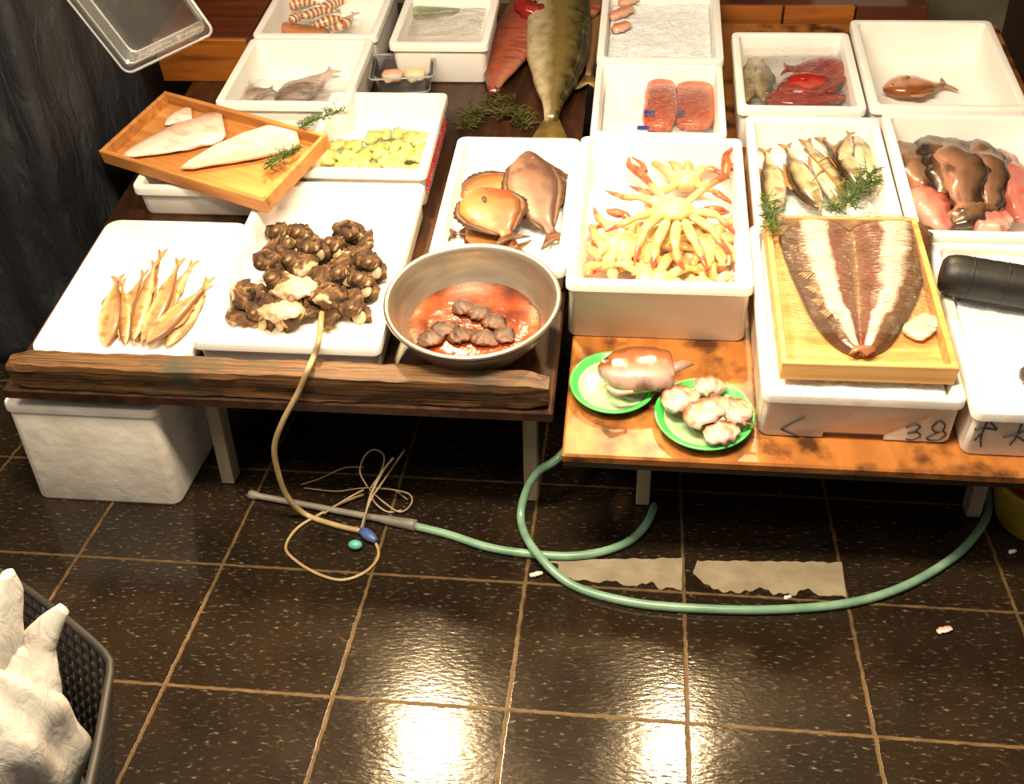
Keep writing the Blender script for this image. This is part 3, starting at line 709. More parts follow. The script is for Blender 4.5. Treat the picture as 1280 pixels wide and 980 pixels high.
# --- metal bowl
def metal():
    k = NT('spun_aluminium'); k.set(Metallic=.85, Roughness=.36)
    k.l(k.ramp(k.noise(10, 3, k.obj((1, 1, 6))), [(.3, lin((150, 138, 122))), (.7, lin((178, 166, 148)))]), k.b.inputs['Base Color'])
    k.bump(k.noise(25, 2, k.obj()), .1, .002); return k.m
bc = V((1.076, .170, 0))
t = thing('metal_bowl', 'dented grey metal bowl of red liquid on the front of the left table', 'bowl', F1, bc)
bm = bmesh.new()
lathe(bm, [(.085, 0), (.090, .003), (.118, .030), (.145, .066), (.160, .098), (.165, .111), (.168, .1125), (.171, .115), (.170, .119), (.165, .1205), (.160, .118), (.156, .106), (.141, .068), (.114, .034), (.088, .008), (.06, .006)], 64, wob=.006)
mesh('basin', bm, metal(), t)
def sauce():
    k = NT('red_marinade'); k.set(Roughness=.22, Specular_IOR_Level=.35)
    k.l(k.ramp(k.noise(14, 5, k.obj(), .7), [(.3, lin((44, 16, 5))), (.5, lin((104, 40, 16))), (.68, lin((140, 60, 30)))]), k.b.inputs['Base Color'])
    k.bump(k.noise(40, 3, k.obj()), .5, .005); return k.m
bm = bmesh.new(); lathe(bm, [(.112, .0), (.1285, .016), (.127, .0185), (.08, .0195), (.03, .02)], 48)
tag(mesh('marinade', bm, sauce(), F=F1, loc=bc + V((0, 0, .035))), 'red-orange liquid pooled in the metal bowl', 'liquid', kind=None)
m_lump = fishmat('dark_marinated', (28, 12, 4), (50, 21, 8), (76, 36, 14), (110, 58, 22), 40, .5, .6, coat=.0)
for i, (u, v, L, a) in enumerate([(580, 385, .035, .5), (600, 392, .04, -.4), (618, 404, .04, -.5), (556, 412, .045, .6), (540, 424, .04, .5), (576, 420, .04, .4), (606, 424, .045, -.4), (630, 420, .035, -.6)]):
    P = F1.px(u, v, .058); d = V((math.cos(a), math.sin(a), 0))*L/2
    slabpiece('marinated_piece', 'dark brown piece of fish soaking in the red liquid of the metal bowl', 'fish', F1, [P - d*1.35, P + V((0, 0, .004)), P + d*1.35], .046, .010, m_lump, 'dark pieces in the bowl', [(0, .3), (.15, .8), (.4, 1), (.7, .85), (1, .25)], seed=i*1.3, rough=.35, n=26)

# --- crabs
def crabmat():
    k = NT('crab_shell'); k.set(Roughness=.3, Coat_Weight=.3)
    a = k.n('Attribute', attribute_name='along')
    nz = k.noise(30, 4, k.obj()); ad = k.n('Math', operation='MULTIPLY_ADD'); ad.inputs[1].default_value = .5; k.l(nz, ad.inputs[0]); k.l(a.outputs['Fac'], ad.inputs[2])
    k.l(k.ramp(ad.outputs[0], [(.3, lin((206, 184, 124))), (.65, lin((200, 156, 96))), (.95, lin((190, 122, 76))), (1.25, lin((150, 74, 46)))]), k.b.inputs['Base Color'])
    k.bump(k.noise(90, 3, k.obj()), .3, .002); return k.m
M_crab = crabmat(); M_claw = plain('crab_claw', (110, 52, 34), (160, 92, 60), .35, 30, .3)
def seg_r(r):
    tab = [(0, .6), (.06, .9), (.3, 1), (.44, .62), (.48, .55), (.53, .8), (.68, .8), (.74, .5), (.78, .6), (.88, .42), (1, .08)]
    return lambda f: r*interp(tab, f)
def crab(label, c, legs, r=.038, seed=0):
    P = F2.px(*c); t = thing('crab', label, 'crab', F2, P - V((0, 0, .016)))
    bm = bmesh.new(); la = bm.verts.layers.float.new('along'); s = bmesh.ops.create_uvsphere(bm, u_segments=28, v_segments=18, radius=1)
    for v in s['verts']:
        a = math.atan2(v.co.y, v.co.x); w = 1 + .06*math.sin(9*a + seed) + .08*noise.noise(v.co*3)
        ridge = .12*math.sin(v.co.y*14) if v.co.z > 0 and abs(v.co.x) < .45 else 0
        v[la] = .35 - .3*v.co.z
        v.co = V((v.co.x*r*1.12*w, v.co.y*r*w, .016 + v.co.z*.019*(1 + ridge)))
    mesh('carapace', bm, M_crab, t)
    for L in legs:
        claw = L[0] == 'c'; pts = [F2.px(*q_) - (P - V((0, 0, .016))) for q_ in L[1:]]
        bm = bmesh.new(); la = bm.verts.layers.float.new('along')
        if claw:
            tube(bm, pts[:-1], [.008, .009, .0075, .010], 10, 6, attr=la, flat=.8)
            o = mesh('claw_arm', bm, M_crab, t); bm = bmesh.new(); e, d = pts[-2], (pts[-1]-pts[-2]); sd = V((-d.y, d.x, 0)).normalized()*d.length*.16
            tube(bm, [e - d*.05, e + d*.3 + sd*.3, e + d*.65 + sd*.9, e + d + sd*.25], [.009, .013, .008, .0015], 10, 5, flat=.7)
            tube(bm, [e + d*.25 - sd*.5, e + d*.6 - sd*.9, e + d*.98 - sd*.2], [.008, .006, .0012], 10, 5, flat=.7)
            mesh('pincer', bm, M_claw, o)
        else:
            tube(bm, pts, seg_r(.0118), 10, 8, attr=la, flat=.72); mesh('leg', bm, M_crab, t)
    return t
crab('pale crab on top of the pile with its legs spread down to the front rim', (842, 262, .105), [
    ('l', (826, 268, .105), (810, 282, .112), (800, 305, .105), (792, 332, .09)), ('l', (834, 276, .105), (824, 298, .112), (818, 322, .108), (816, 338, .09)),
    ('l', (846, 278, .105), (844, 302, .114), (848, 324, .108), (856, 338, .09)), ('l', (856, 276, .105), (866, 298, .112), (876, 318, .104), (884, 338, .09)),
    ('l', (864, 270, .105), (886, 284, .112), (900, 302, .106), (916, 318, .09)), ('l', (866, 264, .105), (892, 268, .112), (908, 280, .102), (922, 296, .085)),
    ('l', (822, 264, .105), (800, 270, .112), (778, 280, .104), (756, 290, .085)), ('l', (826, 256, .105), (806, 248, .108), (780, 246, .10), (756, 238, .08)),
    ('c', (858, 254, .105), (880, 236, .118), (906, 220, .12), (922, 182, .132)), ('c', (832, 250, .105), (818, 236, .11), (806, 222, .105), (788, 196, .10))])
crab('crab lying low at the left front of its foam box with folded legs', (776, 306, .062), [
    ('l', (764, 306, .065), (752, 314, .07), (746, 326, .066), (744, 338, .055)), ('l', (770, 312, .068), (764, 324, .074), (766, 334, .07), (775, 340, .06)),
    ('l', (780, 312, .068), (784, 324, .075), (790, 332, .07), (802, 340, .06)), ('l', (766, 298, .065), (752, 296, .07), (744, 300, .062), (740, 312, .05)),
    ('l', (788, 310, .068), (798, 320, .074), (812, 328, .07), (830, 336, .06)), ('l', (772, 294, .066), (760, 282, .07), (748, 272, .062), (742, 258, .05)),
    ('c', (784, 296, .066), (792, 282, .075), (780, 268, .075), (758, 262, .07))], .034, 2.)
crab('crab lying at the right front of its foam box beside the tall tray', (890, 306, .066), [
    ('l', (880, 312, .068), (872, 322, .076), (866, 332, .07), (862, 340, .06)), ('l', (888, 314, .068), (886, 326, .076), (884, 334, .07), (882, 341, .06)),
    ('l', (898, 312, .068), (902, 324, .076), (902, 334, .07), (900, 342, .06)), ('l', (902, 306, .068), (914, 314, .076), (920, 326, .07), (918, 340, .06)),
    ('l', (900, 300, .068), (912, 298, .075), (922, 304, .066), (925, 318, .055)), ('l', (892, 296, .068), (902, 284, .075), (914, 276, .07), (922, 262, .06)),
    ('c', (880, 298, .068), (872, 286, .08), (884, 262, .085), (912, 266, .08))], .034, 4.)
crab('crab at the back of its foam box with thin legs reaching up the rear wall', (856, 226, .07), [
    ('l', (846, 222, .072), (832, 212, .08), (814, 200, .085), (796, 186, .09)), ('l', (852, 218, .072), (844, 206, .085), (832, 196, .09), (818, 182, .095)),
    ('l', (860, 218, .072), (860, 206, .085), (858, 196, .092), (856, 180, .10)), ('l', (868, 220, .072), (878, 212, .08), (892, 212, .08), (914, 224, .07)),
    ('l', (870, 230, .072), (886, 236, .08), (900, 244, .08), (918, 256, .07)), ('l', (844, 232, .072), (826, 240, .078), (808, 240, .076), (786, 232, .065))], .032, 5.)

def auto_crab(label, x, s_, h, r, rot, seed, R=.115):
    rd = random.Random(seed); L = []; O_ = V((x, s_, h))
    t = thing('crab', label, 'crab', F2, O_ - V((0, 0, .016)))
    bm = bmesh.new(); la = bm.verts.layers.float.new('along'); q = bmesh.ops.create_uvsphere(bm, u_segments=28, v_segments=18, radius=1)
    for v in q['verts']:
        a = math.atan2(v.co.y, v.co.x); w_ = 1 + .06*math.sin(9*a + seed) + .08*noise.noise(v.co*3)
        v[la] = .35 - .3*v.co.z; v.co = V((v.co.x*r*1.1*w_, v.co.y*r*w_, .016 + v.co.z*.019))
    mesh('carapace', bm, M_crab, t)
    for k in range(8):
        a = rot + (k // 4)*PI + math.radians(-62 + 41*(k % 4)) + rd.uniform(-.12, .12); b_ = a + rd.uniform(-.5, .5); LL_ = R*rd.uniform(.85, 1.15)
        pts = [V((0, 0, .016)) + V((math.cos(a), math.sin(a), 0))*r*.8]
        for f, dz in ((.35, .014), (.7, .006), (1., -.012)):
            ang = a + (b_-a)*f; pts.append(V((math.cos(ang), math.sin(ang), 0))*(r*.8 + LL_*f) + V((0, 0, .016+dz)))
        for p in pts:
            p.x = min(max(p.x + x, 1.290), 1.570) - x; p.y = min(max(p.y + s_, .350), .79) - s_
        bm = bmesh.new(); la = bm.verts.layers.float.new('along'); tube(bm, pts, seg_r(.0125), 10, 8, attr=la, flat=.7); mesh('leg', bm, M_crab, t)
for k, (lab, x, s_, h, rot) in enumerate((('crab half buried against the left wall of the tall crab box', 1.345, .50, .052, .3), ('crab half buried against the right wall of the tall crab box', 1.510, .53, .052, 1.1),
        ('crab half buried at the front centre of the tall crab box', 1.425, .425, .060, 1.5), ('crab half buried in the middle of the tall crab box under the topmost crab', 1.43, .57, .06, .1), ('crab half buried at the front right corner of the tall crab box', 1.515, .415, .050, .8))):
    auto_crab(lab, x, s_, h, .036, rot, 20 + k)

# --- split fish on the wooden tray
def splitmat():
    k = NT('split_fish_flesh'); k.set(Roughness=.25, Coat_Weight=.4, Coat_Roughness=.1)
    a = k.n('Attribute', attribute_name='band')
    nz = k.noise(30, 4, k.obj()); ad = k.n('Math', operation='MULTIPLY_ADD'); ad.inputs[1].default_value = .22; ad.inputs[2].default_value = 0.; k.l(nz, ad.inputs[0])
    sb = k.n('Math', operation='ADD'); sb.inputs[1].default_value = -.11; k.l(ad.outputs[0], sb.inputs[0])
    a2 = k.n('Math', operation='ADD'); k.l(sb.outputs[0], a2.inputs[0]); k.l(a.outputs['Fac'], a2.inputs[1])
    c = k.ramp(a2.outputs[0], [(0, lin((148, 112, 76))), (.12, lin((126, 78, 54))), (.30, lin((128, 76, 56))), (.38, lin((236, 226, 210))), (.58, lin((226, 210, 188))), (.68, lin((116, 78, 46))), (.9, lin((80, 54, 34)))])
    k.l(c, k.b.inputs['Base Color']); k.bump(k.noise(60, 4, k.obj((1, 3, 1))), .4, .003); return k.m
def sp(u, v, h=.137): return F2.px(u, v, h)
t = thing('split_fish', 'large fish split open in a V shape on the pale wooden tray, under film', 'fish', F2, sp(1078, 380, .1225))
base = sp(1078, 380, .1225)
tip = sp(1078, 440); nL, nW = 26, 30
bm = bmesh.new(); lb = bm.verts.layers.float.new('band')
left = [sp(*p) for p in ((1074, 442), (1046, 428), (1020, 400), (1000, 362), (984, 325), (974, 292))]
right = [sp(*p) for p in ((1082, 442), (1110, 430), (1132, 400), (1150, 362), (1162, 322), (1168, 288))]
midl = [sp(*p) for p in ((1078, 440), (1076, 420), (1074, 394), (1072, 362), (1068, 322), (1062, 284))]
LL, RR, MM = [resample(smooth_path(q_, 8), nL) for q_ in (left, right, midl)]
top, bot = [], []
for i in range(nL):
    f = i/(nL-1); rt, rb = [], []
    for j in range(nW+1):
        w = -1 + 2*j/nW; e = LL[i] if w < 0 else RR[i]; p = MM[i].lerp(e, abs(w)) - base
        if f > .8: p.y += .03*(f-.8)/.2*math.sin(abs(w)*PI)*1.0       # two rounded upper lobes
        hz = .007 + .020*(math.sin(PI*min(1, abs(w)*.9+.05))**.8)*min(1, f*4+.2) - .006*math.exp(-(w/.10)**2)
        hz *= (1 if abs(w) < .93 else .55)
        hz += .0025*noise.noise(V((w*4, f*7, 1)))
        a = bm.verts.new((p.x, p.y, .001 + hz)); a[lb] = abs(w)*.92 + (.15*(1-f) if f < .3 else 0); rt.append(a)
        b = bm.verts.new((p.x, p.y, .001)); b[lb] = 1; rb.append(b)
    top.append(rt); bot.append(rb)
for i in range(nL-1):
    for j in range(nW):
        bm.faces.new((top[i][j], top[i][j+1], top[i+1][j+1], top[i+1][j])); bm.faces.new((bot[i][j+1], bot[i][j], bot[i+1][j], bot[i+1][j+1]))
    for j in (0, nW): bm.faces.new((top[i][j], top[i+1][j], bot[i+1][j], bot[i][j]))
for j in range(nW):
    for i in (0, nL-1): bm.faces.new((top[i][j], bot[i][j], bot[i][j+1], top[i][j+1]))
mesh('body', bm, splitmat(), t)
bm = bmesh.new(); sc = [(1004, 345), (1012, 362), (1020, 378), (1030, 392)]
for k, (u, v) in enumerate(sc):
    P = sp(u, v, .150) - base
    for q_ in range(4): tube(bm, [P + V((-.008 + q_*.004, -.004*q_, .004)), P + V((.004 + q_*.004, .004, .006))], [.0016, .0008], 5, 0)
mesh('scales', bm, plain('scale_glint', (196, 164, 100), (226, 200, 140), .25, bump=0), t)
bm = bmesh.new()
P = [sp(1068, 436) - base, sp(1060, 446) - base, sp(1074, 441) - base, sp(1082, 447) - base, sp(1094, 440) - base, sp(1086, 436) - base]
plate(bm, [q_ + V((0, 0, .006)) for q_ in P], (0, 0, 1), .006); mesh('head_tip', bm, fishmat('red_brown_tip', (110, 60, 40), (140, 80, 56), (160, 100, 76)), t)
film(F2, [V((1.662, .17, .163)), V((1.915, .18, .158)), V((1.915, .53, .168)), V((1.66, .525, .170))], 'glossy clear film draped over the split fish on the wooden tray', 3., .005)
slabpiece('fish_piece', 'small whitish piece at the front right of the wooden fish tray', 'fish', F2, PX(F2, [(1138, 420), (1152, 408), (1166, 396)], .132), .05, .014, fishmat('whitish_piece', (226, 206, 176), (236, 226, 204), (240, 234, 220)), prof=P_CHUNK, seed=2.)

# --- silver fish box
m_mk = fishmat('silver_fish', (54, 38, 20), (172, 156, 120), (206, 196, 172), (84, 58, 32), 30, .2, .6)
m_mkf = plain('amber_fin', (140, 100, 56), (170, 128, 76), .4)
for lab, pts, w, sd in (('leftmost silver fish with a dark brown back against the box wall', [(966, 268, .060), (966, 232, .062), (958, 192, .062)], .06, 1),
        ('broad silver fish second from the left in the silver fish box', [(1024, 262, .066), (1002, 226, .068), (984, 186, .066)], .062, 1),
        ('silver fish in the middle of its box under the herb stems', [(1052, 256, .068), (1034, 218, .072), (1010, 180, .068)], .056, -1),
        ('silver fish crossing near the back of the silver fish box', [(1078, 240, .070), (1060, 208, .075), (1030, 176, .070)], .054, 1),
        ('small silver fish with its tail standing up at the back of its box', [(1050, 205, .080), (1056, 186, .086), (1062, 168, .09)], .04, 1),
        ('rightmost silver fish with a dark back leaning on the box wall', [(1100, 240, .066), (1086, 206, .070), (1068, 166, .070)], .058, -1)):
    fish('silver_fish', lab, 'fish', F2, PX(F2, pts), w, w*.55, m_mk, m_mkf, P_SLIM, sd, .6, .0035, True, False)
sprig('herb_sprig', 'bushy green herb sprig over the front rim of the silver fish box', 'herb', F2, PX(F2, [(1092, 212, .10), (1072, 240, .11), (1044, 268, .135)]), M_green, .042, 110, 8, .0015)
sprig('herb_sprig', 'green herb sprig hanging at the left corner of the wooden fish tray', 'herb', F2, PX(F2, [(958, 246, .12), (964, 268, .155), (966, 292, .158)]), M_green, .03, 80, 9, .0014)
bm = bmesh.new(); P0 = F2.px(1010, 190, .09)
for a, b in (((1006, 186), (1070, 262)), ((1022, 204), (1040, 196)), ((1030, 214), (1016, 226)), ((1046, 234), (1062, 226)), ((1054, 244), (1040, 254))):
    p, q_ = F2.px(*a, .100) - P0, F2.px(*b, .104) - P0; tube(bm, [p, p.lerp(q_, .5) + V((0, 0, .006)), q_], [.0028, .0016], 6, 5)
tag(mesh('herb_stalk', bm, plain('brown_stalk', (112, 84, 36), (140, 112, 52), .5), F=F2, loc=P0), 'thin brownish branching herb stalk lying across the silver fish', 'herb')

# --- salmon
m_sal = fishmat('salmon_flesh', (186, 66, 26), (196, 82, 38), (200, 98, 54), (206, 120, 74), 26, .25, .4, stretch=(1, 4, 1))
for lab, pts, w in (('right orange salmon slab in its foam box', [(866, 160, .06), (869, 130, .066), (868, 96, .066)], .105), ('left orange salmon slab with two blue stickers', [(822, 162, .07), (826, 132, .074), (826, 98, .07)], .085)):
    s = slabpiece('salmon_slab', lab, 'fish', F2, PX(F2, pts), w, .032, m_sal, prof=P_CHUNK, seed=w*30, rough=.06, tprof=[(0, .6), (.1, 1), (.9, 1), (1, .6)])
m_blue = plain('blue_sticker', (36, 42, 120), (56, 60, 140), .4, 60, 0)
sl = bpy.data.objects['salmon_slab.001']; sr = bpy.data.objects['salmon_slab']
def sticker(par, u, v, h, w, l):
    P = par.matrix_world.inverted() @ (F2.M @ F2.px(u, v, h)); bm = bmesh.new(); box(bm, (P.x-w/2, P.y-l/2, P.z-.0012), (P.x+w/2, P.y+l/2, P.z+.0012), .001); mesh('blue_sticker', bm, m_blue, par, smooth=False)['label'] = 'blue sticker'
bpy.context.view_layer.update()
sticker(sl, 812, 141, .088, .026, .022); sticker(sl, 804, 160, .088, .028, .018); sticker(sr, 851, 141, .080, .018, .02)
film(F2, [V((1.40, .90, .088)), V((1.555, .90, .084)), V((1.555, 1.15, .088)), V((1.40, 1.15, .095))], 'clear film over the orange salmon slabs', 8., .004, M_film2)
m_shr = fishmat('pinkish_red', (190, 92, 64), (208, 130, 96), (220, 170, 140), rough=.3)
for i, (a, b) in enumerate([((762, 22), (790, 10)), ((766, 38), (786, 30)), ((774, 4), (800, -4))]):
    slabpiece('fish_piece', ['reddish piece near the front of the cream ice box behind the salmon', 'small reddish piece nearest the left wall of the cream ice box', 'reddish piece at the far end of the cream ice box'][i], 'fish', F2, PX(F2, [(*a, .098), ((a[0]+b[0])/2, (a[1]+b[1])/2, .10), (*b, .098)]), .035, .02, m_shr, prof=P_CHUNK, seed=i*2., rough=.3)

# --- red fish
m_rf = fishmat('bright_red_fish', (140, 12, 10), (172, 24, 18), (186, 80, 62), (110, 10, 10), 40, .2, .4)
m_rff = plain('red_fin', (180, 40, 30), (200, 60, 46), .35)
m_gb = fishmat('grey_beige_fish', (92, 78, 54), (168, 142, 96), (206, 184, 140), (110, 90, 64), 40, .3, .5)
m_gbf = plain('beige_fin', (140, 116, 76), (170, 140, 96), .4)
for lab, pts, w, mm, ff, sd in (('grey-beige fish at the far left of the red fish box', [(930, 128, .05), (934, 100, .052), (938, 72, .05)], .055, m_gb, m_gbf, 1),
        ('beige fish beside the left red fish', [(956, 126, .052), (954, 98, .054), (952, 72, .05)], .05, m_gb, m_gbf, -1),
        ('red fish along the front of its foam box', [(958, 124, .06), (1005, 122, .062), (1056, 122, .06)], .095, m_rf, m_rff, 1),
        ('red fish lying at the back right of its foam box', [(1062, 92, .066), (1028, 88, .07), (986, 86, .066)], .11, m_rf, m_rff, -1),
        ('red fish in the centre of its foam box on top of the others', [(972, 112, .08), (1012, 106, .084), (1056, 100, .08)], .10, m_rf, m_rff, 1)):
    fish('red_fish' if mm is m_rf else 'beige_fish', lab, 'fish', F2, PX(F2, pts), w, w*.45, mm, ff, P_DEEP, sd, .7, .005)
film(F2, [V((1.645, 1.03, .095)), V((1.875, 1.03, .095)), V((1.875, 1.32, .105)), V((1.645, 1.32, .10))], 'creased clear film over the red fish', 9., .006, M_film2)

# --- top right fish
m_or = fishmat('orange_headed_fish', (130, 70, 26), (206, 150, 120), (224, 196, 182), (150, 80, 40), 30, .3, .5)
fish('whole_fish', 'single orange-brown fish with a pink belly in the top right box', 'fish', F2, PX(F2, [(1104, 112, .045), (1130, 108, .05), (1160, 108, .046), (1178, 106, .04)]), .085, .04, m_or, plain('tan_fin', (150, 100, 50), (180, 130, 80), .4), P_DEEP, -1, .9, .005)

# --- brown and pink fish pieces on the right
m_rp = fishmat('brown_skin_piece', (46, 34, 25), (110, 80, 58), (168, 118, 94), (48, 34, 25), 30, .25, .85, stretch=(1, .45, 1))
m_rp2 = fishmat('pink_piece', (150, 74, 64), (186, 112, 98), (206, 160, 144), (160, 62, 56), 22, .25, .5)
for i, (lab, pts, w, mm, sd) in enumerate((('brown fish piece along the left wall of the right hand box', [(1126, 180, .05), (1142, 205, .06), (1160, 240, .055)], .075, m_rp, 1),
        ('pink fish piece at the front left of the right hand box', [(1148, 236, .06), (1166, 262, .064), (1186, 286, .05)], .07, m_rp2, 1),
        ('brown fish piece curving down the middle left of the right hand box', [(1160, 172, .064), (1180, 205, .076), (1176, 246, .064)], .075, m_rp, -1),
        ('pink-brown fish piece in the middle of the right hand box', [(1186, 176, .074), (1206, 214, .086), (1208, 262, .068)], .085, m_rp, 1),
        ('dark brown fish piece right of the middle of the right hand box', [(1220, 178, .07), (1240, 214, .08), (1238, 262, .066)], .075, m_rp, 1),
        ('brown fish piece lying across the front of the right hand box', [(1190, 280, .058), (1216, 266, .066), (1246, 262, .06)], .06, m_rp, -1),
        ('pink piece at the front centre of the right hand box', [(1220, 286, .058), (1240, 278, .06), (1262, 272, .058)], .05, m_rp2, 1),
        ('pink fish piece along the right wall of the right hand box', [(1246, 190, .064), (1266, 226, .072), (1276, 276, .06)], .07, m_rp2, -1))):
    slabpiece('fish_piece', lab, 'fish', F2, PX(F2, pts), w*1.25, .036, mm, prof=[(0, .35), (.1, .7), (.35, 1), (.65, .9), (.9, .6), (1, .25)], side=sd, seed=i*1.7, rough=.45, n=34)

# --- black handle over the right box
t0, t1 = F2.px(1174, 341, .150), F2.px(1300, 362, .150)
ax = (t1 - t0).normalized(); tt = thing('black_rod', 'thick black ribbed rod lying over the white boxes at the right edge', 'rod', F2, t0 - V((0, 0, .04)))
bm = bmesh.new(); rings = []
prof = [(0, .012), (.002, .026), (.008, .034), (.02, .038)]
for k in range(24):
    x = .03 + k*.014; prof.append((x, .039 + .0006*(k % 2)))
prof += [(.375, .036), (.38, .028), (.382, .01)]
sd = V((-ax.y, ax.x, 0))
for x, r in prof:
    rings.append([V((0, 0, .04)) + ax*x + sd*(r*math.cos(2*PI*k/32)) + V((0, 0, 1))*(r*math.sin(2*PI*k/32)) for k in range(32)])
loft(bm, rings); mesh('grip', bm, M_black, tt, ang=40)
for x in (.055, .115, .175):
    bm = bmesh.new(); loft(bm, [[V((0, 0, .04)) + ax*(x+dx) + sd*(r*math.cos(2*PI*k/32)) + V((0, 0, 1))*(r*math.sin(2*PI*k/32)) for k in range(32)] for dx, r in ((-.0015, .0385), (-.001, .0402), (.001, .0402), (.0015, .0385))])
    mesh('rib', bm, M_black, tt)
P = F2.px(1274, 470, .112); tt = thing('dark_stopper', 'small dark stopper resting on the ice below the thick black rod', 'stopper', F2, P - V((0, 0, .004)))
bm = bmesh.new(); tube(bm, [V((0, 0, .010)), V((.014, -.001, .010)), V((.06, -.004, .010))], [.009, .0135, .0125, .009, .009], 14, 6); mesh('stem', bm, plain('dark_metal', (52, 46, 42), (76, 68, 62), .4), tt)

# --- green plates and what lies on them
M_gplate = plain('green_plastic', (58, 176, 74), (80, 196, 92), .3, 10, .05)
M_gpale = plain('pale_green_plastic', (150, 176, 130), (176, 192, 150), .3, 30, .3, 60)
def gplate(cx, cs, r, label):
    t = thing('green_plate', label, 'plate', F2, (cx, cs, .0))
    bm = bmesh.new(); lathe(bm, [(r*.55, 0), (r*.62, .002), (r*.84, .010), (r*.985, .019), (r, .0215), (r*.985, .0235), (r*.95, .0225), (r*.82, .014), (r*.77, .011), (r*.60, .005), (r*.3, .0045)], 48); mesh('dish', bm, M_gplate, t)
    bm = bmesh.new(); rings = []
    for q_ in ((.01, .0068), (.40, .0072), (.62, .0078), (.78, .0135), (.80, .0142), (.79, .0118), (.62, .0062), (.2, .005)):
        rings.append([V((r*q_[0]*math.cos(2*PI*k/48), r*q_[0]*math.sin(2*PI*k/48), q_[1] + (.0006*math.sin(k*2.1) if .3 < q_[0] < .77 else 0))) for k in range(48)])
    loft(bm, rings); mesh('liner', bm, M_gpale, t)
gplate(1.352, .170, .083, 'green plastic plate holding the fish head on the right board')
gplate(1.520, .098, .091, 'green plastic plate of whitish fish pieces, nearest the front of the right board')
m_hd = fishmat('fish_head_skin', (74, 40, 18), (122, 66, 32), (176, 144, 132), (62, 36, 20), 24, .25, .7)
t = fish('cut_fish', 'cut orange-brown fish head with white flesh on the left green plate', 'fish', F2, PX(F2, [(748, 462, .045), (778, 462, .05), (808, 462, .05), (838, 462, .046)]), .105, .060, m_hd, plain('grey_fin', (110, 88, 84), (150, 120, 112), .4), P_HEAD, 1, 0, .0095, False, False, rough=.08)
P0 = t.matrix_world.inverted() @ (F2.M @ F2.px(832, 466, .06))
bm = bmesh.new(); plate(bm, [P0 + V((-.015, -.014, 0)), P0 + V((.02, 0, .004)), P0 + V((.052, .024, .002)), P0 + V((.03, .03, .004)), P0 + V((.0, .014, .004))], (0, 0, 1), .004); mesh('fin', bm, bpy.data.materials['grey_fin'], t)
bm = bmesh.new(); P0 = t.matrix_world.inverted() @ (F2.M @ F2.px(772, 494, .05)); tube(bm, [P0 + V((-.02, .02, 0)), P0 + V((0, 0, .006)), P0 + V((.028, .006, .004))], [.003, .006, .003], 8, 6); mesh('lip', bm, fishmat('lip_skin', (150, 90, 70), (180, 120, 100), (200, 150, 130)), t)
m_wp = fishmat('white_pink_chunk', (126, 70, 50), (178, 134, 110), (206, 178, 162), (110, 40, 28), 24, .3, .9)
for i, (lab, pts, w) in enumerate((('whitish fish chunk at the upper left of the front green plate', [(828, 505, .034), (848, 498, .04), (872, 492, .036)], .055),
        ('long pale fish chunk across the middle of the front green plate', [(858, 528, .036), (885, 512, .044), (915, 500, .04)], .05),
        ('pink and white fish chunk at the right of the front green plate', [(905, 520, .036), (922, 512, .04), (936, 506, .036)], .058),
        ('whitish fish chunk at the lower edge of the front green plate', [(880, 545, .03), (900, 540, .034), (924, 538, .03)], .045),
        ('striped pale fish chunk at the back of the front green plate', [(868, 484, .028), (888, 482, .03), (908, 484, .028)], .04))):
    slabpiece('fish_chunk', lab, 'fish', F2, PX(F2, pts), w*1.2, .024, m_wp, prof=[(0, .4), (.12, .8), (.4, 1), (.75, .75), (1, .3)], seed=i*3.1, rough=.4, n=30)
bm = bmesh.new(); P = F2.px(928, 528, .036); tube(bm, [V((-.03, .004, 0)), V((0, 0, .002)), V((.026, -.008, 0))], [.006, .005, .002], 8, 5, flat=.5)
tag(mesh('fish_bone', bm, plain('dark_bone', (84, 48, 36), (120, 72, 54), .4), F=F2, loc=P), 'dark thin bone sticking out on the front green plate', 'bone')

# ------------------------------------------------------------------ floor level: hose, tube, string, scraps
M_hose = plain('green_hose', (96, 132, 108), (124, 156, 130), .3, 18, .1)
r = .0085
pts = [F0.px(520, 658, r), F0.px(560, 668, r), F0.px(610, 684, r), F0.px(660, 692, r), F0.px(715, 695, r), F0.px(762, 687, r), F0.px(795, 670, r), F0.px(815, 640, r),
       aty(821, 600, .70), V((1.44, .78, .12)), V((1.34, .74, .16)), aty(704, 566, .52), aty(672, 590, .505), aty(655, 622, .495), F0.px(652, 655, r*1.6), F0.px(670, 690, r*3.2), F0.px(715, 731, r),
       F0.px(790, 753, r), F0.px(880, 761, r), F0.px(970, 762, r), F0.px(1060, 754, r), F0.px(1130, 733, r), F0.px(1190, 698, r), F0.px(1222, 665, r), F0.px(1236, 636, r), aty(1233, 600, .64), aty(1228, 570, .72)]
base = pts[0].copy(); base.z = 0
t = thing('garden_hose', 'pale green hose with a grey wand looping on the floor under the right table', 'hose', F0, base)
bm = bmesh.new(); tube(bm, [p - base for p in pts], r, 12, 8); mesh('hose', bm, M_hose, t)
M_wand = plain('grey_pipe', (100, 95, 86), (124, 117, 106), .45, 20, .2)
a, b = F0.px(312, 618, .009) - base, F0.px(520, 657, .010) - base
bm = bmesh.new(); d = b - a
tube(bm, [a, a + d*.03, a + d*.06, a + d*.5, a + d*.78, a + d*.82, a + d*.97, b], [.010, .010, .007, .007, .0075, .0095, .0125, .0125], 12, 0); mesh('wand', bm, M_wand, t)['label'] = 'grey pipe wand'
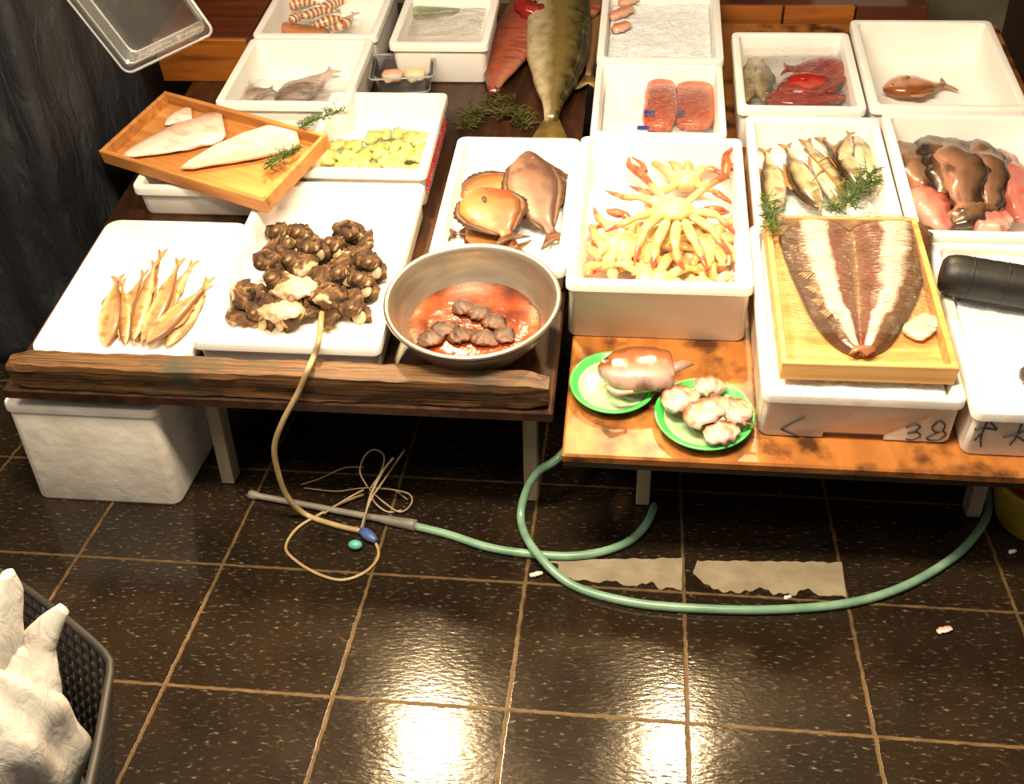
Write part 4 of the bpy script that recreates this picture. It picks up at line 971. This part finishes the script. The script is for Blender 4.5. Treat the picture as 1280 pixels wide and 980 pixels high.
# beige air tube hanging over the front beam
M_tube = plain('beige_tube', (142, 120, 84), (166, 144, 104), .35, 18, .1)
pts = [F1.M @ F1.px(*a) for a in ((402, 392, .064), (401, 402, .088), (400, 414, .0885))]
for u, v, x, sx, h in ((398, 428, .7, .050, .0885), (392, 446, .7, .036, .078), (385, 462, .7, -.012, .070)):
    pts.append(aty(u, v, (F1.M @ V((x, sx, h))).y))
pts += [aty(373, 490, .424), aty(353, 528, .415), aty(343, 560, .417), aty(348, 592, .425), aty(360, 622, .435), F0.px(382, 643, .010), F0.px(418, 656, .006), F0.px(452, 664, .006)]
base = pts[-1].copy(); base.z = 0
t = thing('air_tube', 'beige tube running from the shellfish box over the beam down to the floor', 'tube', F0, base)
bm = bmesh.new(); tube(bm, [p - base for p in pts], .0058, 10, 8); mesh('tube', bm, M_tube, t)
bm = bmesh.new(); tube(bm, [F0.px(u, v, .004 if not (u, v) == (445, 655) else .012) - base for u, v in ((452, 664), (470, 680), (472, 698), (455, 716), (425, 725), (390, 714), (362, 694), (358, 680), (372, 660), (396, 645), (425, 630), (455, 618))], .0032, 8, 8); mesh('loop_cord', bm, M_tube, t)
bm = bmesh.new(); a = F0.px(452, 663, .012) - base; b = F0.px(470, 676, .012) - base; tube(bm, [a, a.lerp(b, .5), b], [.008, .012, .011, .006], 10, 5); mesh('blue_connector', bm, plain('blue_plastic', (48, 66, 118), (70, 90, 140), .4), t)
bm = bmesh.new(); r_ = bmesh.ops.create_uvsphere(bm, u_segments=14, v_segments=10, radius=.012); c = F0.px(444, 681, .012) - base
for v in r_['verts']: v.co = V((v.co.x*1.2, v.co.y*.9, v.co.z*.8)) + c
mesh('teal_cap', bm, plain('teal_plastic', (60, 140, 130), (90, 165, 150), .35), t)
# tangled string
base = F0.px(465, 625, 0)
M_str = plain('pale_string', (128, 110, 84), (150, 132, 104), .6, 40)
bm = bmesh.new()
for L, rr in (([(452, 663, .01), (458, 640, .03), (464, 618, .05), (478, 590, .08), (492, 572, .10)], .0028), ([(450, 665, .008), (462, 628, .05), (480, 600, .06), (506, 562, .10)], .0022),
          ([(460, 610, .05), (450, 590, .08), (456, 570, .10), (468, 562, .11), (480, 570, .10), (476, 590, .08), (462, 612, .05)], .0016), ([(462, 612, .04), (480, 628, .02), (500, 640, .008), (514, 630, .01), (512, 618, .02), (490, 612, .03), (466, 610, .04)], .0018),
          ([(376, 606, .01), (400, 598, .03), (430, 585, .05), (455, 584, .06)], .0012), ([(380, 610, .004), (420, 614, .01), (455, 610, .03), (490, 612, .02), (510, 625, .004)], .0014), ([(462, 616, .03), (470, 630, .012), (485, 640, .004), (502, 638, .004)], .0022), ([(455, 612, .03), (440, 620, .02), (420, 632, .012), (405, 642, .012)], .0024)):
    tube(bm, [F0.px(u, v, h) - base for u, v, h in L], rr, 6, 7)
tag(mesh('string_tangle', bm, M_str, F=F0, loc=base), 'tangled pale string on the dark floor beside the grey wand', 'string')
# scraps
def scrap(u, v, s, label, m, seed):
    P = F0.px(u, v, 0); bm = bmesh.new(); body(bm, [V((-s, -s*.3, .004)), V((0, 0, .006)), V((s, s*.5, .004))], s*1.0, .007, P_CHUNK, 1, 9, 10, .6, seed)
    tag(mesh('fish_scrap', bm, m, F=F0, loc=P), label, 'scrap')
m_sc = plain('white_scrap', (206, 192, 174), (226, 214, 198), .4, 40); m_sp = fishmat('pink_scrap', (196, 120, 104), (220, 170, 156), (232, 210, 200))
scrap(670, 720, .012, 'small white scrap on the floor left of the hose', m_sc, 1.); scrap(1180, 790, .014, 'small pinkish scrap lying on a tile at the right', m_sp, 2.); scrap(1265, 692, .008, 'tiny white scrap on the floor by the yellow tub', m_sc, 3.)
scrap(983, 757, .007, 'tiny pale scrap stuck on the green hose', m_sc, 4.)
bpy.data.objects['fish_scrap.003'].location.z = .016
# yellow tub
c = V((2.222, .565, 0)); t = thing('yellow_tub', 'yellow plastic tub with red contents on the floor at the right edge', 'tub', F0, c)
bm = bmesh.new(); lathe(bm, [(.085, 0), (.092, .004), (.118, .10), (.124, .108), (.126, .116), (.120, .118), (.114, .108), (.089, .010), (.05, .008)], 40); mesh('basin', bm, plain('yellow_plastic', (150, 128, 44), (176, 154, 62), .4, 8, .1), t)
bm = bmesh.new(); lathe(bm, [(.08, .03), (.112, .085), (.108, .095), (.05, .10), (.02, .102)], 32); mesh('contents', bm, plain('red_contents', (150, 40, 24), (180, 70, 40), .4, 30, .6), t)

# ------------------------------------------------------------------ dark sheet, bench, back clutter
def sheetmat():
    k = NT('charcoal_sheet'); k.set(Roughness=.6)
    f = k.noise(5, 5, k.obj((3, 3, 1)), .5)
    k.l(k.ramp(f, [(.3, lin((12, 13, 17))), (.7, lin((25, 26, 32)))]), k.b.inputs['Base Color']); k.bump(k.noise(12, 5, k.obj((3, 3, .8)), .8), .7, .015); return k.m
path = resample(smooth_path([V((-.24, .985, 0)), V((-.1, .98, 0)), V((.03, 1.0, 0)), V((.105, 1.07, 0)), V((.12, 1.2, 0)), V((.11, 1.5, 0))], 12), 60)
bm = bmesh.new(); g = []; nz_ = 50
for j in range(nz_+1):
    z = .015 + 1.45*j/nz_; row = []
    for i, p in enumerate(path):
        tg = (path[min(i+1, 59)] - path[max(i-1, 0)]).normalized(); nr = V((tg.y, -tg.x, 0))
        amp = .014*math.sin(i*.62 + 1.5*noise.noise(V((i*.1, z*1.5, 0)))) + .018*noise.noise(V((i*.12, z*4, 3))) + .006*noise.noise(V((i*.4, z*11, 5)))
        row.append(bm.verts.new(p + nr*amp + V((-.04*z, 0, z - (.03*math.sin(i*.2) if j == 0 else 0)*.3))))
    g.append(row)
for j in range(nz_):
    for i in range(59): bm.faces.new((g[j][i], g[j][i+1], g[j+1][i+1], g[j+1][i]))
bmesh.ops.recalc_face_normals(bm, faces=bm.faces[:])
o = mesh('hanging_sheet', bm, sheetmat(), F=F0); md = o.modifiers.new('thick', 'SOLIDIFY'); md.thickness = .004
tag(o, 'charcoal grey creased sheet hanging to the floor left of the stall', 'sheet')
s0 = F1.px(250, 102, 0).y
t = thing('wooden_crate', 'orange-brown wooden crate on the table behind the dark sheet at the back left', 'crate', F1, (.21, s0, 0))
bm = bmesh.new(); box(bm, (-.13, .012, .106), (.128, .52, .121), .003); mesh('lid', bm, M_redwood, t, smooth=False)
bm = bmesh.new(); box(bm, (-.13, 0, 0), (.128, .012, .122), .002); mesh('front_board', bm, M_plank, t, smooth=False)
for x in (-.13, .116):
    bm = bmesh.new(); box(bm, (x, .012, 0), (x+.012, .52, .106), .002); mesh('side_board', bm, M_plank, t, smooth=False)
bm = bmesh.new(); box(bm, (-.118, .508, 0), (.116, .52, .106), .002); mesh('back_board', bm, M_plank, t, smooth=False)
O = (1.88, 2.2, 0)
t = thing('wooden_bench', 'brown wooden bench behind the red fish box at the top right', 'bench', F0, O)
bm = bmesh.new(); box(bm, (-.30, -.17, .605), (.30, .3, .63), .003); mesh('bench_top', bm, M_redwood, t, smooth=False)
for k in range(3):
    bm = bmesh.new(); x = -.30 + k*.2; box(bm, (x, -.195, .36), (x+.194, -.172, .632), .003); mesh('apron_board', bm, M_plank if k < 2 else M_redwood, t, smooth=False)
for x, y in ((-.28, -.14), (.28, -.14), (-.28, .28), (.28, .28)):
    bm = bmesh.new(); box(bm, (x-.02, y-.02, 0), (x+.02, y+.02, .606), .002); mesh('leg', bm, M_redwood, t, smooth=False)
foam_box(Frame((0, 0, .63)), 1.86, 2.15, 2.09, 2.40, .06, 'grey foam box on the brown bench at the top right', mat=M_foam_old)
bm = bmesh.new(); R_ = lambda i, z: rrect(-.06+i, .06-i, -.06+i, .06-i, .012, z)
loft(bm, [R_(.012, 0), R_(.004, .07), R_(0, .07), R_(0, .078), R_(.006, .078), R_(.008, .07), R_(.016, .006)])
tag(mesh('blue_basket', bm, plain('blue_basket', (40, 58, 130), (60, 80, 150), .4), F=F0, loc=(1.68, 2.12, .63)), 'small blue basket on the brown bench at the very top', 'basket')

# ------------------------------------------------------------------ clear tray hanging at the upper left
P0 = aty(165, 80, .6); e1 = (aty(270, 30, .6) - P0); e1.normalize(); 
nrm = (CAMP - P0).normalized(); nrm = (nrm - e1*nrm.dot(e1)).normalized(); nrm = (nrm + V((0, 0, -.35))).normalized(); nrm = (nrm - e1*nrm.dot(e1)).normalized(); e2 = nrm.cross(e1)
wd, ln = .182, .20; ce = P0 + e1*wd/2 + e2*ln/2
R = Matrix(((e1.x, e2.x, nrm.x, ce.x), (e1.y, e2.y, nrm.y, ce.y), (e1.z, e2.z, nrm.z, ce.z), (0, 0, 0, 1)))
o = clear_tray('clear_tray', 'empty clear plastic tray hanging tilted at the upper left in front of the dark sheet', F0, (0, 0, 0), wd, ln, .03, R=R)
bm = bmesh.new(); I = o.matrix_world.inverted(); top_ = V((0, ln/2-.004, .031)); up = I @ V((ce.x, ce.y, 2.2))
tube(bm, [top_, top_.lerp(up, .5), up], .0012, 6, 2); mesh('hanging_cord', bm, M_str, o)

# ------------------------------------------------------------------ bag in a black crate, bottom left
zr = .30
out = [F0.px(u, v, zr) for u, v in ((-60, 680), (20, 728), (80, 772), (128, 814), (138, 832), (133, 868), (116, 960), (85, 1060), (0, 1130), (-140, 1080), (-190, 900), (-150, 760))]
n_o = 72; lp = smooth_path(out + out[:2], 6)
ring0 = resample(smooth_path(out + [out[0]], 6), n_o+1)[:-1]
cen = sum(ring0, V())/n_o
base = V((cen.x, cen.y, 0))
t = thing('mesh_basket', 'black mesh basket at the bottom left corner holding the white bag', 'basket', F0, base)
def cpt(p, z):
    k = 1 - .36*(1 - z/zr); return V(((p.x-cen.x)*k, (p.y-cen.y)*k, z))
M_crate = plain('black_basket_plastic', (9, 8, 7), (16, 13, 11), .6, 14, .2); M_rim = plain('grey_basket_rim', (30, 27, 24), (48, 43, 38), .55, 14, .1)
bm = bmesh.new()
for i in range(n_o):
    tube(bm, [cpt(ring0[i], .006), cpt(ring0[i], zr-.004)], .0042, 6, 0)
for j in range(15):
    z = .008 + (zr-.012)*j/14; loft_r = [cpt(p, z) for p in ring0]; tube(bm, loft_r + loft_r[:1], .0042, 6, 0)
mesh('mesh_wall', bm, M_crate, t)
bm = bmesh.new(); rr_ = [cpt(p, zr) for p in ring0]; tube(bm, rr_ + rr_[:2], .0065, 8, 0); mesh('rim', bm, M_rim, t)
bm = bmesh.new(); plate(bm, [cpt(p, .004) for p in ring0], (0, 0, 1), .006); mesh('base', bm, M_crate, t)
# the bag
def bagmat():
    k = NT('white_bag_plastic'); k.set(Roughness=.35, Subsurface_Weight=.0)
    k.l(k.ramp(k.noise(9, 4, k.obj()), [(.35, lin((168, 168, 160))), (.6, lin((194, 186, 178)))]), k.b.inputs['Base Color'])
    k.bump(k.noise(22, 4, k.obj((2, 2, 1)), .8), .5, .01); return k.m
Mb = bagmat()
cb = F0.px(5, 872, .34); bp = V((cb.x - .03, cb.y - .02, .01))
t = thing('plastic_bag', 'white plastic carrier bag with pulled up handles in the black mesh basket', 'bag', F0, bp)
bm = bmesh.new(); rings = []
for i in range(30):
    f = i/29; z = .42*f; rr = interp([(0, .45), (.1, .62), (.5, .95), (.75, 1.0), (.88, .8), (.96, .5), (1, .2)], f)
    rings.append([V((.106*rr*math.cos(x), .106*rr*math.sin(x), z)) + V((math.cos(x), math.sin(x), .4))*(.018*noise.noise(V((math.cos(x)*2, math.sin(x)*2, f*5))) + .006*math.sin(x*9 + f*8)*(.4+f)) for x in [2*PI*k/48 for k in range(48)]])
loft(bm, rings); mesh('bag_body', bm, Mb, t)
def ear(L, w, flat=.4):
    bm = bmesh.new(); tube(bm, [q_ - bp for q_ in L], w, 14, 8, flat=flat); mesh('handle', bm, Mb, t)
top_ = bp + V((0, 0, .30))
ear([top_ + V((.0, .0, -.05)), top_ + V((.01, .03, .04)), F0.px(2, 796, .42), F0.px(8, 752, .46), F0.px(9, 716, .50)], [.06, .062, .046, .034, .030, .012], .55)
ear([top_ + V((.05, .02, -.02)), F0.px(44, 822, .37), F0.px(58, 788, .41), F0.px(80, 760, .44)], [.05, .040, .026, .018, .009], .5)

# ------------------------------------------------------------------ light, world, camera
sc = bpy.context.scene
w = bpy.data.worlds.new('market'); sc.world = w; w.use_nodes = True
w.node_tree.nodes['Background'].inputs[0].default_value = (1., .86, .70, 1); w.node_tree.nodes['Background'].inputs[1].default_value = .10
def light(name, typ, loc, energy, col, size=.1, size_y=None, aim=None, spot=None):
    l = bpy.data.lights.new(name, typ); l.energy = energy; l.color = col
    if typ == 'AREA':
        l.shape = 'RECTANGLE'; l.size = size; l.size_y = size_y or size
    else: l.shadow_soft_size = size
    if spot: l.spot_size = math.radians(spot); l.spot_blend = .6
    o = bpy.data.objects.new(name, l); COL.objects.link(o); o.location = loc
    if aim is not None: o.rotation_euler = (V(aim) - V(loc)).to_track_quat('-Z', 'Y').to_euler()
    return o
WARM = (1., .70, .36)
light('lamp_over_left', 'SPOT', (.70, 1.30, 1.85), 85, WARM, .07, None, (.98, .10, 0), 66)
light('lamp_over_right', 'SPOT', (1.60, 1.40, 1.88), 52, WARM, .05, None, (1.55, .15, 0), 66)
light('lamp_over_front', 'AREA', (1.2, -.06, 1.9), 25, (1., .82, .57), .9, .25, (1.2, .16, 0))
light('ceiling_lamp', 'AREA', (-.15, -.95, 2.7), 13.5, (1., .84, .64), 1.2, .3, (.9, .3, 0))
cam = bpy.data.cameras.new('camera'); co = bpy.data.objects.new('camera', cam); COL.objects.link(co)
cam.sensor_width = 36; cam.lens = FPX/W_*36; cam.clip_start = .02
co.matrix_world = Matrix.Translation(CAMP) @ CAMR.to_4x4(); sc.camera = co
sc.view_settings.view_transform = 'Standard'; sc.view_settings.look = 'None'; sc.view_settings.gamma = 1
sc.view_settings.use_curve_mapping = False; sc.view_settings.exposure = 1.7
